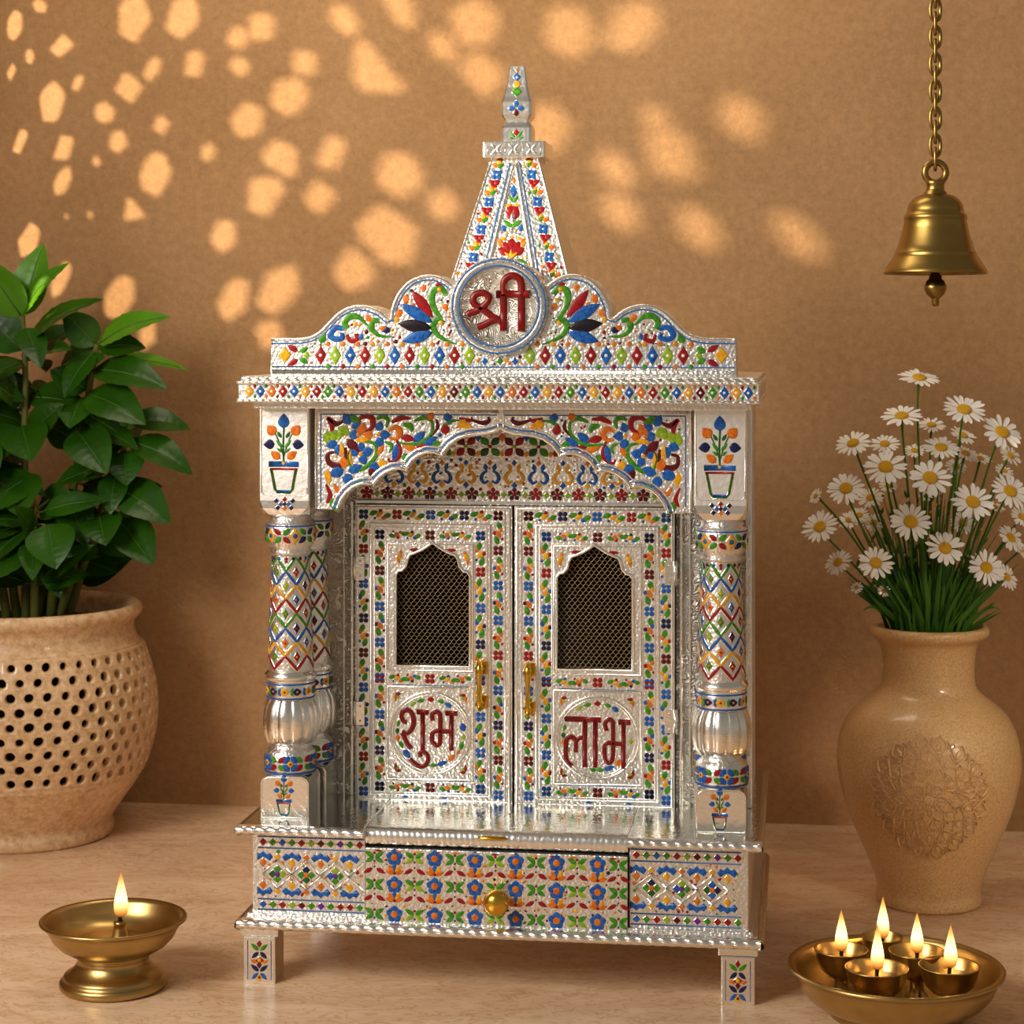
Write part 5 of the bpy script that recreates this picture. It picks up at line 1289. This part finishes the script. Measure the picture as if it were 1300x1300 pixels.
for si, (pts, lv) in enumerate(ST):
    b = MB(); P3 = [PX(x, y, d) for x, y, d in pts]
    P3 = [Vector(p) for p in smooth_path([tuple(p) for p in P3], 5)]; n_ = len(P3)
    P3[0].z = .345
    b.tube(P3, [.0085 - .0048 * i / (n_ - 1) for i in range(n_)], 'plant_stem', 8); stem = part(b, 'stem', plant)
    b = MB()
    for (bx, by), (tx, ty), w, fc, d0, d1, mt in lv:
        P, T_ = PX(bx, by, d0), PX(tx, ty, d1); near = min(P3, key=lambda q_: (q_ - P).length)
        if (near - P).length > .004: b.tube([near - Vector((0, 0, .006)), near.lerp(P, .55) + Vector((0, 0, -.002)), P + (T_ - P) * .05], [.0022, .0019, .0015], 'plant_stem', 6)
        leaf(b, P, T_, fc, w * pk * 1.16, .10 if fc[2] > .5 else .05, .28, mt, .0)
    # denser leaves inside the crown
    for i in range(26 if si < 5 else 14):
        q_ = P3[R.randrange(3, n_)]; a = R.uniform(0, 2 * PI); dr = Vector((math.cos(a) * .9, math.sin(a) * .6 + .25, R.uniform(-.5, .5))).normalized(); L = R.uniform(.075, .12)
        P = q_ + dr * .015; T_ = q_ + dr * (L + .015)
        T_.y = min(T_.y, .12); ex = math.hypot(T_.x - .06, 0)
        if T_.x > .20 or T_.z > .80 or (T_.x > .1 and T_.z > .70) or T_.z < .42: continue
        if T_.z < .5: T_.z = max(T_.z, .44)
        b.tube([q_, P], .0016, 'plant_stem', 5); leaf(b, P, T_, (dr.x * .4, -.7, .6), R.uniform(.045, .062), .08, .25, 'leaf')
    part(b, 'foliage', stem)
# extra bare stems at the foot of the plant
for x0, x1, d in ((22, 8, .0), (45, 60, .02), (66, 72, -.01), (75, 105, .0), (56, 40, .04)):
    b = MB(); b.tube([PX(x0, 785, d), PX((x0 + x1) / 2, 735, d), PX(x1, 660, d)], [.0085, .0075, .006], 'plant_stem', 8); o = part(b, 'stem', plant)

# ------------------------------------------------------------------ light
w = bpy.data.worlds.new('World'); sc.world = w; w.use_nodes = True; nt = w.node_tree; bg = nt.nodes['Background']
tc = nt.nodes.new('ShaderNodeTexCoord'); sp = nt.nodes.new('ShaderNodeSeparateXYZ'); nt.links.new(tc.outputs['Generated'], sp.inputs[0])
mr = nt.nodes.new('ShaderNodeMapRange'); mr.inputs[1].default_value = -1; mr.inputs[2].default_value = 1; nt.links.new(sp.outputs['Z'], mr.inputs[0])
nt.links.new(ramp(nt, mr.outputs[0], [(.3, (.34, .25, .17, 1)), (.52, (.80, .71, .59, 1)), (.8, (.52, .46, .38, 1))]), bg.inputs['Color'])
bg.inputs['Strength'].default_value = .36
def aim(o, t): o.rotation_euler = (Vector(t) - o.location).to_track_quat('-Z', 'Y').to_euler()
def area(name, loc, tgt, size, power, col, sy=None):
    l = bpy.data.lights.new(name, 'AREA'); l.energy = power; l.color = col; l.size = size
    if sy: l.shape = 'RECTANGLE'; l.size_y = sy
    o = bpy.data.objects.new(name, l); COL.objects.link(o); o.location = loc; aim(o, tgt); return o
area('window_light', (-1.72, -2.05, 1.8), (-.3, .0, .40), 1.2, 80, (1, .94, .85), 1.3)
area('wall_wash', (-.25, .40, 2.15), (-.2, WALLY, 1.25), .9, 8, (1, .84, .62), .4)  # added overhead lamp that washes the upper wall brighter
area('vase_fill', (2.0, -1.8, 1.55), (.68, .5, .25), .5, .30, (1, .86, .66), .5).data.spread = math.radians(13)  # added fill lamp, narrowed onto the vase to brighten it
l = bpy.data.lights.new('sun_lamp', 'SPOT'); l.energy = 2200; l.color = (1, .80, .55); l.shadow_soft_size = .032; l.spot_size = math.radians(27); l.spot_blend = .5
o = bpy.data.objects.new('sun_lamp', l); COL.objects.link(o); o.location = SUN; aim(o, (-.35, WALLY, 1.25))

# ------------------------------------------------------------------ camera
cam = bpy.data.cameras.new('camera'); co = bpy.data.objects.new('camera', cam); COL.objects.link(co); sc.camera = co
cam.sensor_width = 36; cam.lens = 72; cam.shift_y = -(650 - 430) / 1300; cam.clip_start = .05
co.location = CAM; co.rotation_euler = (PI / 2, 0, AY)
cam.dof.use_dof = True; cam.dof.focus_distance = 2.65; cam.dof.aperture_fstop = 11
sc.view_settings.view_transform = 'Standard'; sc.view_settings.look = 'None'; sc.view_settings.exposure = 0; sc.view_settings.gamma = 1; sc.view_settings.use_curve_mapping = False
